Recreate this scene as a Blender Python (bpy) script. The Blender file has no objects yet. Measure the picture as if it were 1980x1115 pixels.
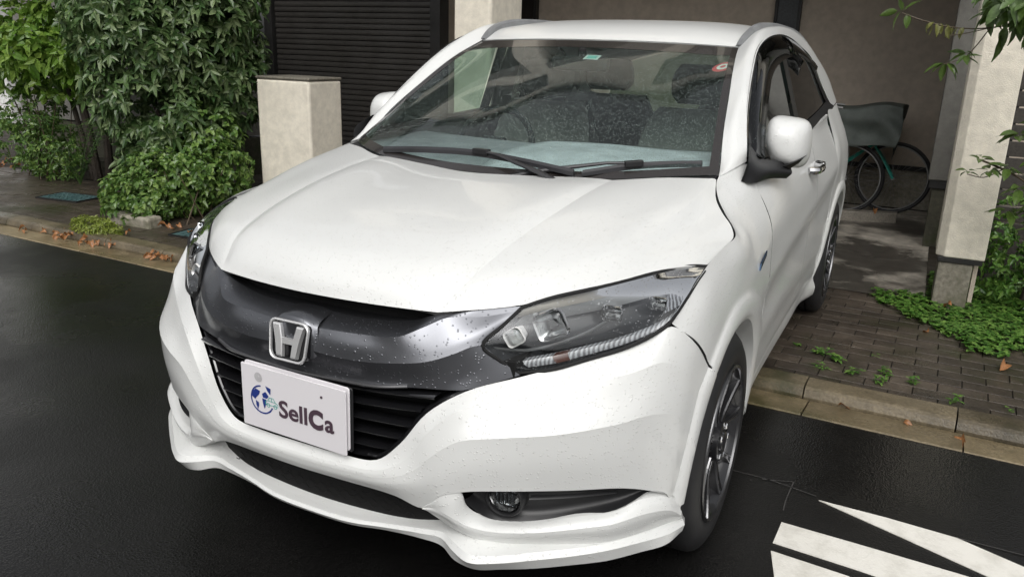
import bpy, bmesh, math, random
from mathutils import Vector, Matrix, noise
random.seed(7)
R = math.radians
S = bpy.context.scene
COL = S.collection

# ------------------------------------------------------------------ camera
cam_d = bpy.data.cameras.new('camera'); cam = bpy.data.objects.new('camera', cam_d); COL.objects.link(cam)
cam_d.sensor_width = 36.0; cam_d.lens = 28.371; cam_d.clip_start = 0.05; cam_d.clip_end = 400
cam.rotation_euler = Matrix(((0.888708, -0.155991, 0.431120), (0.457549, 0.242068, -0.855601), (0.029105, 0.957638, 0.286501))).to_euler()
cam.location = (1.29343, -1.40038, 1.42032)
S.camera = cam

# ------------------------------------------------------------------ sky, sun, exposure (rainy overcast)
W = bpy.data.worlds.new('World'); S.world = W; W.use_nodes = True
wt = W.node_tree; wt.nodes.clear()
sky = wt.nodes.new('ShaderNodeTexSky'); sky.sky_type = 'NISHITA'; sky.sun_disc = False
sky.sun_elevation = R(47); sky.sun_rotation = R(155); sky.air_density = 1.0; sky.dust_density = 6.0; sky.ozone_density = 1.0
hs = wt.nodes.new('ShaderNodeHueSaturation'); hs.inputs['Saturation'].default_value = 0.12
bg = wt.nodes.new('ShaderNodeBackground'); bg.inputs['Strength'].default_value = 0.15
wo = wt.nodes.new('ShaderNodeOutputWorld')
wt.links.new(sky.outputs[0], hs.inputs['Color']); wt.links.new(hs.outputs[0], bg.inputs[0]); wt.links.new(bg.outputs[0], wo.inputs[0])
sun_d = bpy.data.lights.new('sun', 'SUN'); sun_d.energy = 0.62; sun_d.angle = R(70); sun_d.color = (1.0, 0.97, 0.92)
sun = bpy.data.objects.new('sun', sun_d); COL.objects.link(sun)
sun.rotation_euler = (R(43), 0, R(25))
S.view_settings.view_transform = 'Standard'; S.view_settings.look = 'None'; S.view_settings.gamma = 1.0
S.view_settings.use_curve_mapping = False; S.view_settings.exposure = 0.12
S.render.engine = 'CYCLES'
try:
    S.cycles.max_bounces = 10; S.cycles.transparent_max_bounces = 24; S.cycles.transmission_bounces = 8
    S.cycles.caustics_reflective = False; S.cycles.caustics_refractive = False
except Exception: pass

# ------------------------------------------------------------------ tagging and linking
def tag(o, label=None, cat=None, group=None, kind=None):
    if label: o['label'] = label
    if cat: o['category'] = cat
    if group: o['group'] = group
    if kind: o['kind'] = kind
    return o
def empty(name, loc=(0, 0, 0), rz=0.0):
    o = bpy.data.objects.new(name, None); COL.objects.link(o); o.location = loc; o.rotation_euler = (0, 0, rz)
    o.empty_display_size = 0.1
    return o
def link(name, me, parent=None, loc=None, rot=None):
    o = bpy.data.objects.new(name, me); COL.objects.link(o)
    if parent: o.parent = parent
    if loc is not None: o.location = loc
    if rot is not None: o.rotation_euler = rot
    return o
def copy_tree(o, parent=None):
    c = o.copy(); COL.objects.link(c); c.parent = parent
    for ch in list(o.children): copy_tree(ch, c)
    return c

# ------------------------------------------------------------------ materials
MATS = {}
def nd(t, typ, **kw):
    n = t.nodes.new(typ)
    for k, v in kw.items():
        if k.startswith('i_'):
            n.inputs[k[2:].replace('_', ' ')].default_value = v
        else: setattr(n, k, v)
    return n
def base_mat(name, col=(0.5, 0.5, 0.5), rough=0.5, metal=0.0, spec=0.5, coat=0.0, coatr=0.03, trans=0.0, ior=1.45, alpha=1.0, emis=None):
    m = bpy.data.materials.new(name); m.use_nodes = True; t = m.node_tree
    b = t.nodes['Principled BSDF']
    b.inputs['Base Color'].default_value = (*col, 1); b.inputs['Roughness'].default_value = rough
    b.inputs['Metallic'].default_value = metal; b.inputs['Specular IOR Level'].default_value = spec
    b.inputs['Coat Weight'].default_value = coat; b.inputs['Coat Roughness'].default_value = coatr
    b.inputs['Transmission Weight'].default_value = trans; b.inputs['IOR'].default_value = ior
    b.inputs['Alpha'].default_value = alpha
    MATS[name] = m
    return m, t, b
def noise_mix(t, c1, c2, scale=5, detail=4, lo=0.35, hi=0.65, vec=None, rough=0.6, dist=0.0):
    n = nd(t, 'ShaderNodeTexNoise'); n.inputs['Scale'].default_value = scale; n.inputs['Detail'].default_value = detail
    n.inputs['Roughness'].default_value = rough; n.inputs['Distortion'].default_value = dist
    if vec: t.links.new(vec, n.inputs['Vector'])
    r = nd(t, 'ShaderNodeValToRGB'); r.color_ramp.elements[0].position = lo; r.color_ramp.elements[1].position = hi
    r.color_ramp.elements[0].color = (*c1, 1); r.color_ramp.elements[1].color = (*c2, 1)
    t.links.new(n.outputs['Fac'], r.inputs[0])
    return r.outputs[0], n.outputs['Fac']
def pos(t):
    g = nd(t, 'ShaderNodeTexCoord'); return g.outputs['Object']
def wpos(t):
    g = nd(t, 'ShaderNodeNewGeometry'); return g.outputs['Position']
def bump(t, b, h, strength=0.3, dist=0.01, prev=None):
    n = nd(t, 'ShaderNodeBump'); n.inputs['Strength'].default_value = strength; n.inputs['Distance'].default_value = dist
    t.links.new(h, n.inputs['Height'])
    if prev: t.links.new(prev, n.inputs['Normal'])
    t.links.new(n.outputs[0], b.inputs['Normal'])
    return n.outputs[0]
def mul(t, a, b_, typ='MULTIPLY'):
    m = nd(t, 'ShaderNodeMix', data_type='RGBA', blend_type=typ); m.inputs[0].default_value = 1.0
    t.links.new(a, m.inputs[6]); t.links.new(b_, m.inputs[7]); return m.outputs[2]
def ramp(t, f, stops):
    r = nd(t, 'ShaderNodeValToRGB'); e = r.color_ramp.elements
    while len(e) < len(stops): e.new(0.5)
    for i, (p, c) in enumerate(stops):
        e[i].position = p; e[i].color = (*(c if isinstance(c, tuple) else (c, c, c)), 1)
    t.links.new(f, r.inputs[0]); return r.outputs[0]
def droplets(t, scale=170.0, thr=0.2, density=0.5):
    """height of scattered round water beads: voronoi cells, only some of which hold a bead"""
    v = nd(t, 'ShaderNodeTexVoronoi'); v.inputs['Scale'].default_value = scale; v.inputs['Randomness'].default_value = 1.0
    t.links.new(pos(t), v.inputs['Vector'])
    r = ramp(t, v.outputs['Distance'], [(0.0, 1.0), (thr * 0.6, 0.8), (thr, 0.0)])
    sep = nd(t, 'ShaderNodeSeparateColor'); t.links.new(v.outputs['Color'], sep.inputs[0])
    gt = nd(t, 'ShaderNodeMath', operation='LESS_THAN'); gt.inputs[1].default_value = density
    t.links.new(sep.outputs[0], gt.inputs[0])
    m = nd(t, 'ShaderNodeMath', operation='MULTIPLY'); t.links.new(r, m.inputs[0]); t.links.new(gt.outputs[0], m.inputs[1])
    return m.outputs[0]

# car paints
def paint(name, col, rough, coat=1.0, metal=0.0, dens=0.32, dstr=0.55):
    m, t, b = base_mat(name, col, rough, metal, 0.5, coat, 0.04)
    f = nd(t, 'ShaderNodeTexNoise'); f.inputs['Scale'].default_value = 900; t.links.new(pos(t), f.inputs['Vector'])
    d = droplets(t, 150.0, 0.34, dens)
    d2 = droplets(t, 46.0, 0.16, dens * 0.5)
    a = nd(t, 'ShaderNodeMath', operation='ADD'); t.links.new(d, a.inputs[0]); t.links.new(d2, a.inputs[1])
    n = nd(t, 'ShaderNodeBump'); n.inputs['Strength'].default_value = dstr; n.inputs['Distance'].default_value = 0.0022
    t.links.new(a.outputs[0], n.inputs['Height']); t.links.new(n.outputs[0], b.inputs['Normal']); t.links.new(n.outputs[0], b.inputs['Coat Normal'])
    # thin road film towards grime: fine mottling of the base colour
    c, _ = noise_mix(t, tuple(x * 0.965 for x in col), col, 2.2, 5, 0.3, 0.6, pos(t))
    t.links.new(c, b.inputs['Base Color'])
    return m
paint('white_paint', (0.665, 0.672, 0.657), 0.30, 0.5)
paint('gloss_smoke', (0.17, 0.175, 0.19), 0.36, 0.3, 0.95, 0.25, 0.45)
base_mat('gloss_black', (0.008, 0.008, 0.009), 0.12, 0, 0.5, 0.6)
def plastic(name, col, rough, sc=500, st=0.15):
    m, t, b = base_mat(name, col, rough)
    n = nd(t, 'ShaderNodeTexNoise'); n.inputs['Scale'].default_value = sc; t.links.new(pos(t), n.inputs['Vector'])
    bump(t, b, n.outputs['Fac'], st, 0.001)
    c, _ = noise_mix(t, tuple(x * 0.75 for x in col), tuple(min(1, x * 1.2) for x in col), 9, 4, 0.3, 0.7, pos(t))
    t.links.new(c, b.inputs['Base Color'])
    return m
plastic('black_plastic', (0.014, 0.014, 0.015), 0.38)
plastic('wiper_black', (0.03, 0.03, 0.033), 0.3)
plastic('matt_black', (0.008, 0.008, 0.008), 0.8)
plastic('void_black', (0.003, 0.003, 0.003), 0.95)
plastic('rubber', (0.016, 0.016, 0.017), 0.55, 200, 0.25)
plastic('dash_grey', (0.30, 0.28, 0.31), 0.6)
plastic('seat_cloth', (0.17, 0.16, 0.15), 0.9, 700, 0.4)
plastic('trim_grey', (0.42, 0.40, 0.36), 0.8)
plastic('painted_reflection', (0.60, 0.56, 0.62), 0.5)  # pale tone standing in for sky reflected along the dashboard
plastic('rail_silver', (0.20, 0.205, 0.21), 0.4)
base_mat('chrome', (0.72, 0.72, 0.73), 0.10, 1.0)
base_mat('emblem_chrome', (0.80, 0.80, 0.80), 0.24, 0.6)
base_mat('bead_metal', (0.16, 0.16, 0.165), 0.22, 0.8)
base_mat('lamp_housing', (0.035, 0.037, 0.04), 0.25, 0.2, 0.5, 0.5)
base_mat('lamp_brow', (0.20, 0.19, 0.165), 0.35, 0.3)
base_mat('lamp_white', (0.85, 0.85, 0.83), 0.3, 0.3)
base_mat('satin_chrome', (0.5, 0.5, 0.51), 0.25, 1.0)
base_mat('rim_dark', (0.018, 0.018, 0.02), 0.28, 0.3, 0.5, 0.6)
base_mat('rim_metal', (0.20, 0.20, 0.205), 0.32, 1.0)
base_mat('brake_metal', (0.18, 0.17, 0.16), 0.45, 0.9)
base_mat('lamp_reflector', (0.62, 0.62, 0.62), 0.13, 1.0)
base_mat('lamp_bezel', (0.40, 0.41, 0.415), 0.32, 0.7)
m, t, b = base_mat('lamp_strip', (0.62, 0.64, 0.66), 0.25, 0.0, 0.6, 1.0)
w_ = nd(t, 'ShaderNodeTexWave', wave_type='BANDS', bands_direction='X'); w_.inputs['Scale'].default_value = 34; w_.inputs['Distortion'].default_value = 2.5; w_.inputs['Detail'].default_value = 2
t.links.new(pos(t), w_.inputs['Vector']); t.links.new(ramp(t, w_.outputs['Fac'], [(0.2, (0.17, 0.17, 0.18)), (0.8, (0.42, 0.44, 0.46))]), b.inputs['Base Color'])
bump(t, b, w_.outputs['Fac'], 0.3, 0.002)
m, t, b = base_mat('lamp_flute', (0.62, 0.64, 0.66), 0.2, 0.6, 0.6, 1.0)
w_ = nd(t, 'ShaderNodeTexWave', wave_type='BANDS', bands_direction='DIAGONAL'); w_.inputs['Scale'].default_value = 30; w_.inputs['Distortion'].default_value = 3.0
mp = nd(t, 'ShaderNodeMapping'); mp.inputs['Scale'].default_value = (2.2, 1.0, 0.15); t.links.new(pos(t), mp.inputs[0]); t.links.new(mp.outputs[0], w_.inputs['Vector'])
t.links.new(ramp(t, w_.outputs['Fac'], [(0.2, (0.10, 0.10, 0.11)), (0.75, (0.62, 0.65, 0.70))]), b.inputs['Base Color']); bump(t, b, w_.outputs['Fac'], 0.8, 0.004)
base_mat('amber_lens', (0.10, 0.045, 0.035), 0.2, 0, 0.6, 0.8)
def clear(name, col, dens_bump=0.0, tint=(1, 1, 1), rough=0.0, fres=0.04, dscale=150.0, dthr=0.26, ddens=0.7, bstr=0.6, film=0.0):
    """thin single-sheet glass: tinted transparency under a fresnel reflection"""
    m = bpy.data.materials.new(name); m.use_nodes = True; t = m.node_tree; t.nodes.clear()
    tr = nd(t, 'ShaderNodeBsdfTransparent'); tr.inputs[0].default_value = (*tint, 1)
    gl = nd(t, 'ShaderNodeBsdfGlossy'); gl.inputs['Roughness'].default_value = 0.03; gl.inputs[0].default_value = (0.95, 0.97, 1.0, 1)
    fr = nd(t, 'ShaderNodeFresnel'); fr.inputs['IOR'].default_value = 1.5
    mx = nd(t, 'ShaderNodeMixShader'); out = nd(t, 'ShaderNodeOutputMaterial')
    t.links.new(fr.outputs[0], mx.inputs[0]); t.links.new(tr.outputs[0], mx.inputs[1]); t.links.new(gl.outputs[0], mx.inputs[2])
    last = mx.outputs[0]
    if dens_bump > 0:
        d = droplets(t, dscale, dthr, ddens)
        d2 = droplets(t, dscale * 0.42, 0.15, 0.5)
        a = nd(t, 'ShaderNodeMath', operation='MAXIMUM'); t.links.new(d, a.inputs[0]); t.links.new(d2, a.inputs[1])
        n = nd(t, 'ShaderNodeBump'); n.inputs['Strength'].default_value = bstr; n.inputs['Distance'].default_value = 0.004
        t.links.new(a.outputs[0], n.inputs['Height']); t.links.new(n.outputs[0], gl.inputs['Normal']); t.links.new(n.outputs[0], fr.inputs['Normal'])
        bead = nd(t, 'ShaderNodeBsdfPrincipled'); bead.inputs['Base Color'].default_value = (*col, 1); bead.inputs['Roughness'].default_value = 0.12
        t.links.new(n.outputs[0], bead.inputs['Normal'])
        k = nd(t, 'ShaderNodeMath', operation='MULTIPLY'); k.inputs[1].default_value = dens_bump; t.links.new(a.outputs[0], k.inputs[0])
        if film:
            k2 = nd(t, 'ShaderNodeMath', operation='MAXIMUM'); k2.inputs[1].default_value = film; t.links.new(k.outputs[0], k2.inputs[0]); k = k2
        m2 = nd(t, 'ShaderNodeMixShader'); t.links.new(k.outputs[0], m2.inputs[0]); t.links.new(last, m2.inputs[1]); t.links.new(bead.outputs[0], m2.inputs[2])
        last = m2.outputs[0]
    t.links.new(last, out.inputs[0]); MATS[name] = m; return m
clear('windscreen_glass', (0.52, 0.66, 0.61), 0.55, (0.80, 0.95, 0.895), dscale=200, dthr=0.33, ddens=0.65, film=0.012)
clear('side_glass', (0.2, 0.25, 0.23), 0.0, (0.42, 0.52, 0.46))
clear('privacy_glass', (0.2, 0.25, 0.23), 0.0, (0.10, 0.11, 0.11))
clear('visor_acrylic', (0.2, 0.25, 0.23), 0.12, (0.06, 0.055, 0.055), ddens=0.4)
clear('lamp_lens', (0.45, 0.46, 0.46), 0.10, (0.90, 0.91, 0.91), ddens=0.4, bstr=.3)
clear('clear_lens', (0.5, 0.5, 0.5), 0.0, (0.9, 0.92, 0.92))
m, t, b = base_mat('frit', (0.022, 0.019, 0.018), 0.25, 0, 0.5, 0.8)
bump(t, b, droplets(t, 150, 0.26, 0.7), 0.5, 0.002)
m, t, b = base_mat('plate_white', (0.70, 0.68, 0.70), 0.35)
base_mat('print_navy', (0.02, 0.04, 0.20), 0.4)
base_mat('print_green', (0.04, 0.35, 0.30), 0.4)
base_mat('print_dark', (0.07, 0.045, 0.06), 0.4)
base_mat('print_grey', (0.45, 0.44, 0.45), 0.4)
base_mat('sticker_red', (0.62, 0.04, 0.05), 0.4)
base_mat('sticker_white', (0.75, 0.78, 0.76), 0.4)
base_mat('sticker_teal', (0.25, 0.62, 0.55), 0.4)
base_mat('badge_blue', (0.05, 0.09, 0.16), 0.2, 0.8)

# ------------------------------------------------------------------ mesh helpers
def crs(pts, n, lin=False):
    """chord-length Catmull-Rom through pts with n samples per span"""
    P = [Vector(p) for p in pts]
    if len(P) == 1: return P
    if lin or len(P) == 2:
        out = []
        for a, b_ in zip(P[:-1], P[1:]):
            out += [a.lerp(b_, i / n) for i in range(n)]
        return out + [P[-1]]
    L = [max((P[i + 1] - P[i]).length, 1e-6) ** 0.7 for i in range(len(P) - 1)]
    T = []
    for i in range(len(P)):
        if i == 0: T.append((P[1] - P[0]) / L[0])
        elif i == len(P) - 1: T.append((P[-1] - P[-2]) / L[-1])
        else:
            a = (P[i] - P[i - 1]) / L[i - 1]; c = (P[i + 1] - P[i]) / L[i]
            T.append((a * L[i] + c * L[i - 1]) / (L[i] + L[i - 1]))
    out = []
    for i in range(len(P) - 1):
        for k in range(n):
            s = k / n; h = L[i]
            out.append((2*s**3 - 3*s*s + 1) * P[i] + (s**3 - 2*s*s + s) * h * T[i] + (-2*s**3 + 3*s*s) * P[i+1] + (s**3 - s*s) * h * T[i+1])
    out.append(P[-1]); return out
def surf(rows, nu=4, nv=4, lu=False, lv=False):
    """tensor surface through a control net: rows of equal length -> dense rows"""
    D = [crs(r, nu, lu) for r in rows]
    cols = [crs([D[j][i] for j in range(len(D))], nv, lv) for i in range(len(D[0]))]
    return [[cols[i][j] for i in range(len(cols))] for j in range(len(cols[0]))]
def mirror_rows(rows):
    """half rows (x from 0 outwards) -> full-width rows"""
    return [[Vector((-p[0], p[1], p[2])) for p in reversed(r[1:])] + [Vector(p) for p in r] for r in rows]
class MB:
    def __init__(s): s.v = []; s.f = []; s.m = []; s.cur = 0
    def grid(s, rows, close_u=False, flip=False):
        b = len(s.v); n = len(rows[0])
        for r in rows: s.v += [tuple(p) for p in r]
        for j in range(len(rows) - 1):
            for i in range(n if close_u else n - 1):
                a, c = b + j * n + i, b + j * n + (i + 1) % n
                q = (a, c, c + n, a + n)
                s.f.append(q[::-1] if flip else q); s.m.append(s.cur)
        return s
    def fan(s, ring, centre=None, flip=False):
        b = len(s.v); s.v += [tuple(p) for p in ring]
        if centre is None:
            q = tuple(range(b, b + len(ring))); s.f.append(q[::-1] if flip else q); s.m.append(s.cur)
        else:
            s.v.append(tuple(centre)); c = len(s.v) - 1
            for i in range(len(ring)):
                q = (b + i, b + (i + 1) % len(ring), c); s.f.append(q[::-1] if flip else q); s.m.append(s.cur)
        return s
    def box(s, a, b_, M=None):
        x0, y0, z0 = a; x1, y1, z1 = b_
        vs = [Vector(p) for p in ((x0,y0,z0),(x1,y0,z0),(x1,y1,z0),(x0,y1,z0),(x0,y0,z1),(x1,y0,z1),(x1,y1,z1),(x0,y1,z1))]
        if M: vs = [M @ p for p in vs]
        b0 = len(s.v); s.v += [tuple(p) for p in vs]
        for q in ((0,3,2,1),(4,5,6,7),(0,1,5,4),(1,2,6,5),(2,3,7,6),(3,0,4,7)): s.f.append(tuple(b0 + k for k in q)); s.m.append(s.cur)
        return s
    def tube(s, pts, r, n=8, cap=True, flat=1.0, up=Vector((0, 0, 1))):
        P = [Vector(p) for p in pts]; rows = []
        rr = r if isinstance(r, (list, tuple)) else [r] * len(P)
        for i, p in enumerate(P):
            d = (P[min(i + 1, len(P) - 1)] - P[max(i - 1, 0)]).normalized()
            a = d.cross(up)
            if a.length < 1e-3: a = d.cross(Vector((1, 0, 0)))
            a.normalize(); c = a.cross(d).normalized()
            rows.append([p + (a * math.cos(2*math.pi*k/n) + c * math.sin(2*math.pi*k/n) * flat) * rr[i] for k in range(n)])
        s.grid(rows, True)
        if cap: s.fan(rows[0]); s.fan(rows[-1], flip=True)
        return s
    def revolve(s, prof, M, n=48, a0=0, a1=2 * math.pi):
        """prof: (radius, axial); axis = local x"""
        full = abs(a1 - a0 - 2 * math.pi) < 1e-6; k = n if full else n + 1
        rows = []
        for (r, x) in prof:
            rows.append([M @ Vector((x, r * math.cos(a0 + (a1 - a0) * i / n), r * math.sin(a0 + (a1 - a0) * i / n))) for i in range(k)])
        s.grid(rows, full); return s
    def build(s, name, mats, parent=None, smooth=True, sharp=35, weld=True, loc=None, rot=None, solid=0.0, bevel=0.0, mir=False):
        me = bpy.data.meshes.new(name); me.from_pydata(s.v, [], s.f)
        mats = mats if isinstance(mats, (list, tuple)) else [mats]
        for m_ in mats: me.materials.append(MATS[m_] if isinstance(m_, str) else m_)
        me.polygons.foreach_set('material_index', s.m)
        bm = bmesh.new(); bm.from_mesh(me)
        if weld: bmesh.ops.remove_doubles(bm, verts=bm.verts, dist=0.00025)
        if mir:
            for v in bm.verts: v.co.x = -v.co.x
            bmesh.ops.reverse_faces(bm, faces=bm.faces)
        bm.to_mesh(me); bm.free()
        if smooth:
            me.polygons.foreach_set('use_smooth', [True] * len(me.polygons))
            try: me.set_sharp_from_angle(angle=R(sharp))
            except Exception: pass
        o = link(name, me, parent, loc, rot)
        if solid: 
            md = o.modifiers.new('solid', 'SOLIDIFY'); md.thickness = solid; md.offset = 0
        if bevel:
            md = o.modifiers.new('bevel', 'BEVEL'); md.width = bevel; md.segments = 2; md.limit_method = 'ANGLE'
        return o
def flange(rows, sides='tblr', depth=0.014, inner=None):
    """adds a return edge round a dense grid so a panel has a rounded, thick edge"""
    rows = [list(r) for r in rows]; nr, nc = len(rows), len(rows[0])
    def nrm(j, i):
        a = rows[min(j+1, nr-1)][i] - rows[max(j-1, 0)][i]; b_ = rows[j][min(i+1, nc-1)] - rows[j][max(i-1, 0)]
        n = a.cross(b_); 
        return n.normalized() if n.length > 1e-9 else Vector((0, 0, 1))
    N = [[nrm(j, i) for i in range(nc)] for j in range(nr)]
    cen = Vector((0, 1.6, 0.6))
    sgn = 0
    for j in range(0, nr, max(1, nr // 5)):
        for i in range(0, nc, max(1, nc // 5)):
            ref = Vector((0, rows[j][i].y * 0.7 + 0.6, 0.55)) if inner is None else Vector(inner)
            sgn += 1 if N[j][i].dot(rows[j][i] - ref) > 0 else -1
    sg = 1 if sgn > 0 else -1
    def off(p, n, k): return p - n * sg * k
    def lip(edge, nrmls, inward):
        a = []; b_ = []
        for p, n, w in zip(edge, nrmls, inward):
            a.append(off(p, n, 0.0022) - w * 0.0015); b_.append(off(p, n, depth) - w * 0.001)
        return a, b_
    out = []
    def inw(p, q):
        d = p - q; return -d.normalized() if d.length > 1e-9 else Vector((0, 0, 0))
    for sname, edge, nn, iw in (
        ('t', rows[0], N[0], [inw(a, b_) for a, b_ in zip(rows[0], rows[1])]),
        ('b', rows[-1], N[-1], [inw(a, b_) for a, b_ in zip(rows[-1], rows[-2])]),
        ('l', [r[0] for r in rows], [n[0] for n in N], [inw(r[0], r[1]) for r in rows]),
        ('r', [r[-1] for r in rows], [n[-1] for n in N], [inw(r[-1], r[-2]) for r in rows])):
        if sname in sides:
            a, b_ = lip(edge, nn, [-w for w in iw])
            out.append([edge, a, b_])
    return out
def panel(name, rows, mat, parent, nu=4, nv=4, sides='tblr', depth=0.014, mir=False, lu=False, lv=False, sharp=32, extra=None):
    D = surf(rows, nu, nv, lu, lv); mb = MB(); mb.grid(D)
    for st in flange(D, sides, depth): mb.grid(st)
    if extra: extra(mb)
    return mb.build(name, mat, parent, mir=mir, sharp=sharp)
def recalc(o):
    bm = bmesh.new(); bm.from_mesh(o.data); bmesh.ops.recalc_face_normals(bm, faces=bm.faces); bm.to_mesh(o.data); bm.free()
def bx(name, a, b_, mat, parent=None, bevel=0.0):
    return MB().box(a, b_).build(name, mat, parent, smooth=False, bevel=bevel)

# ================================================================== THE PLACE
ROAD_Z = -0.020
def gut(x): return 1.945 - 0.031 * x              # edge of the asphalt along the gutter
# ---- ground materials
m, t, b = base_mat('asphalt', (0.02, 0.02, 0.02), 0.3)
P = wpos(t)
c, f = noise_mix(t, (0.0055, 0.0054, 0.0052), (0.0135, 0.013, 0.0125), 0.9, 6, 0.3, 0.75, P)
c2, f2 = noise_mix(t, (0.55, 0.55, 0.55), (1.5, 1.5, 1.5), 190, 2, 0.38, 0.66, P)
t.links.new(mul(t, c, c2), b.inputs['Base Color'])
rr, _ = noise_mix(t, (0.14, 0.14, 0.14), (0.42, 0.42, 0.42), 0.8, 6, 0.38, 0.60, P); t.links.new(rr, b.inputs['Roughness'])
v = nd(t, 'ShaderNodeTexVoronoi'); v.inputs['Scale'].default_value = 150; t.links.new(P, v.inputs['Vector'])
nn = nd(t, 'ShaderNodeTexNoise'); nn.inputs['Scale'].default_value = 75; nn.inputs['Detail'].default_value = 5; t.links.new(P, nn.inputs['Vector'])
ad = nd(t, 'ShaderNodeMath', operation='ADD'); t.links.new(v.outputs['Distance'], ad.inputs[0]); t.links.new(nn.outputs['Fac'], ad.inputs[1])
bump(t, b, ad.outputs[0], 0.35, 0.0022); b.inputs['Specular IOR Level'].default_value = 0.38
def stone(name, c1, c2, scale=8, rough=(0.25, 0.6), bs=0.3, bscale=90, moss=None, spec=0.5):
    m, t, b = base_mat(name, c1, 0.5); P = wpos(t); b.inputs['Specular IOR Level'].default_value = spec
    c, f = noise_mix(t, c1, c2, scale, 6, 0.28, 0.72, P, 0.65)
    lo_ = 0.86 if 'render' in name else 0.72
    g, _ = noise_mix(t, (lo_,)*3, (2-lo_-.1,)*3, scale * 14, 3, 0.35, 0.68, P)
    c = mul(t, c, g)
    oi = nd(t, 'ShaderNodeObjectInfo'); rv = ramp(t, oi.outputs['Random'], [(0, 0.68), (0.5, 1.0), (1, 1.32)] if 'pav' in name or 'concrete' in name else [(0, .97), (1, 1.03)]); c = mul(t, c, rv)
    if moss:
        mm, mf = noise_mix(t, (0, 0, 0), (1, 1, 1), 1.6, 6, 0.52, 0.66, P, 0.7)
        mx = nd(t, 'ShaderNodeMix', data_type='RGBA'); t.links.new(mm, mx.inputs[0]); t.links.new(c, mx.inputs[6]); mx.inputs[7].default_value = (*moss, 1); c = mx.outputs[2]
    t.links.new(c, b.inputs['Base Color'])
    r, _ = noise_mix(t, (rough[0],)*3, (rough[1],)*3, scale * 0.6, 4, 0.35, 0.65, P); t.links.new(r, b.inputs['Roughness'])
    n = nd(t, 'ShaderNodeTexNoise'); n.inputs['Scale'].default_value = bscale; n.inputs['Detail'].default_value = 6; t.links.new(P, n.inputs['Vector'])
    bump(t, b, n.outputs['Fac'], bs, 0.006)
    return m
stone('paver', (0.030, 0.024, 0.019), (0.085, 0.068, 0.052), 5, (0.22, 0.5), 0.45, 120, (0.030, 0.030, 0.014))
stone('paver_bed', (0.010, 0.009, 0.007), (0.018, 0.016, 0.012), 9, (0.5, 0.8), 0.4, 80)
stone('gutter_concrete', (0.12, 0.092, 0.050), (0.25, 0.20, 0.12), 5, (0.18, 0.45), 0.3, 140, (0.075, 0.065, 0.03))
stone('kerb_concrete', (0.055, 0.045, 0.028), (0.15, 0.122, 0.078), 6, (0.2, 0.45), 0.3, 120, (0.04, 0.042, 0.02))
_m = stone('drive_concrete', (0.055, 0.049, 0.041), (0.40, 0.365, 0.31), 0.75, (0.15, 0.5), 0.15, 60)
_r = [n_ for n_ in _m.node_tree.nodes if n_.type == 'VALTORGB'][0]; _r.color_ramp.elements[0].position = .46; _r.color_ramp.elements[1].position = .56
stone('wheel_stop_concrete', (0.20, 0.18, 0.15), (0.32, 0.29, 0.24), 6, (0.4, 0.7), 0.3, 90)
stone('soil', (0.018, 0.014, 0.009), (0.04, 0.032, 0.02), 12, (0.6, 0.9), 0.8, 60)
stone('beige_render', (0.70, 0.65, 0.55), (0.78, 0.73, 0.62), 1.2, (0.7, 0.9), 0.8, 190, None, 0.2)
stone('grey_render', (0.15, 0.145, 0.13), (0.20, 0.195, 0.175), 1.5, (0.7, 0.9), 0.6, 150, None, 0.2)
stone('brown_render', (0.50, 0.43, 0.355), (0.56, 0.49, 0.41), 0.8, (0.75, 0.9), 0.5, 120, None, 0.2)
stone('plinth_concrete', (0.17, 0.155, 0.125), (0.27, 0.25, 0.205), 3, (0.5, 0.8), 0.3, 90, (0.10, 0.10, 0.06), 0.3)
stone('mossy_plinth', (0.045, 0.045, 0.03), (0.09, 0.085, 0.06), 3, (0.6, 0.9), 0.4, 80, (0.035, 0.05, 0.015))
stone('pale_stucco', (0.62, 0.62, 0.60), (0.74, 0.74, 0.72), 1.2, (0.7, 0.9), 0.3, 120)
stone('dark_metal', (0.012, 0.012, 0.012), (0.022, 0.021, 0.020), 5, (0.35, 0.6), 0.1, 60)
stone('bronze_siding', (0.022, 0.020, 0.018), (0.03, 0.027, 0.024), 4, (0.4, 0.6), 0.15, 60)
stone('slate_frame', (0.05, 0.055, 0.06), (0.075, 0.08, 0.085), 4, (0.4, 0.6), 0.1, 60)
stone('fence_board', (0.028, 0.024, 0.02), (0.05, 0.044, 0.037), 5, (0.4, 0.7), 0.3, 60)
stone('teal_iron', (0.045, 0.095, 0.10), (0.09, 0.15, 0.15), 12, (0.25, 0.5), 0.3, 80)
stone('roof_tile', (0.04, 0.042, 0.045), (0.07, 0.07, 0.075), 5, (0.4, 0.7), 0.3, 60)
m, t, b = base_mat('road_paint', (0.74, 0.72, 0.66), 0.42); P = wpos(t)
c, f = noise_mix(t, (0.56, 0.54, 0.48), (0.76, 0.74, 0.68), 14, 6, 0.25, 0.55, P, 0.7); t.links.new(c, b.inputs['Base Color'])
n = nd(t, 'ShaderNodeTexNoise'); n.inputs['Scale'].default_value = 160; n.inputs['Detail'].default_value = 4; t.links.new(P, n.inputs['Vector']); bump(t, b, n.outputs['Fac'], 0.5, 0.003)
stone('faint_chalk', (0.035, 0.034, 0.032), (0.075, 0.072, 0.07), 30, (0.4, 0.6), 0.3, 100)
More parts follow.
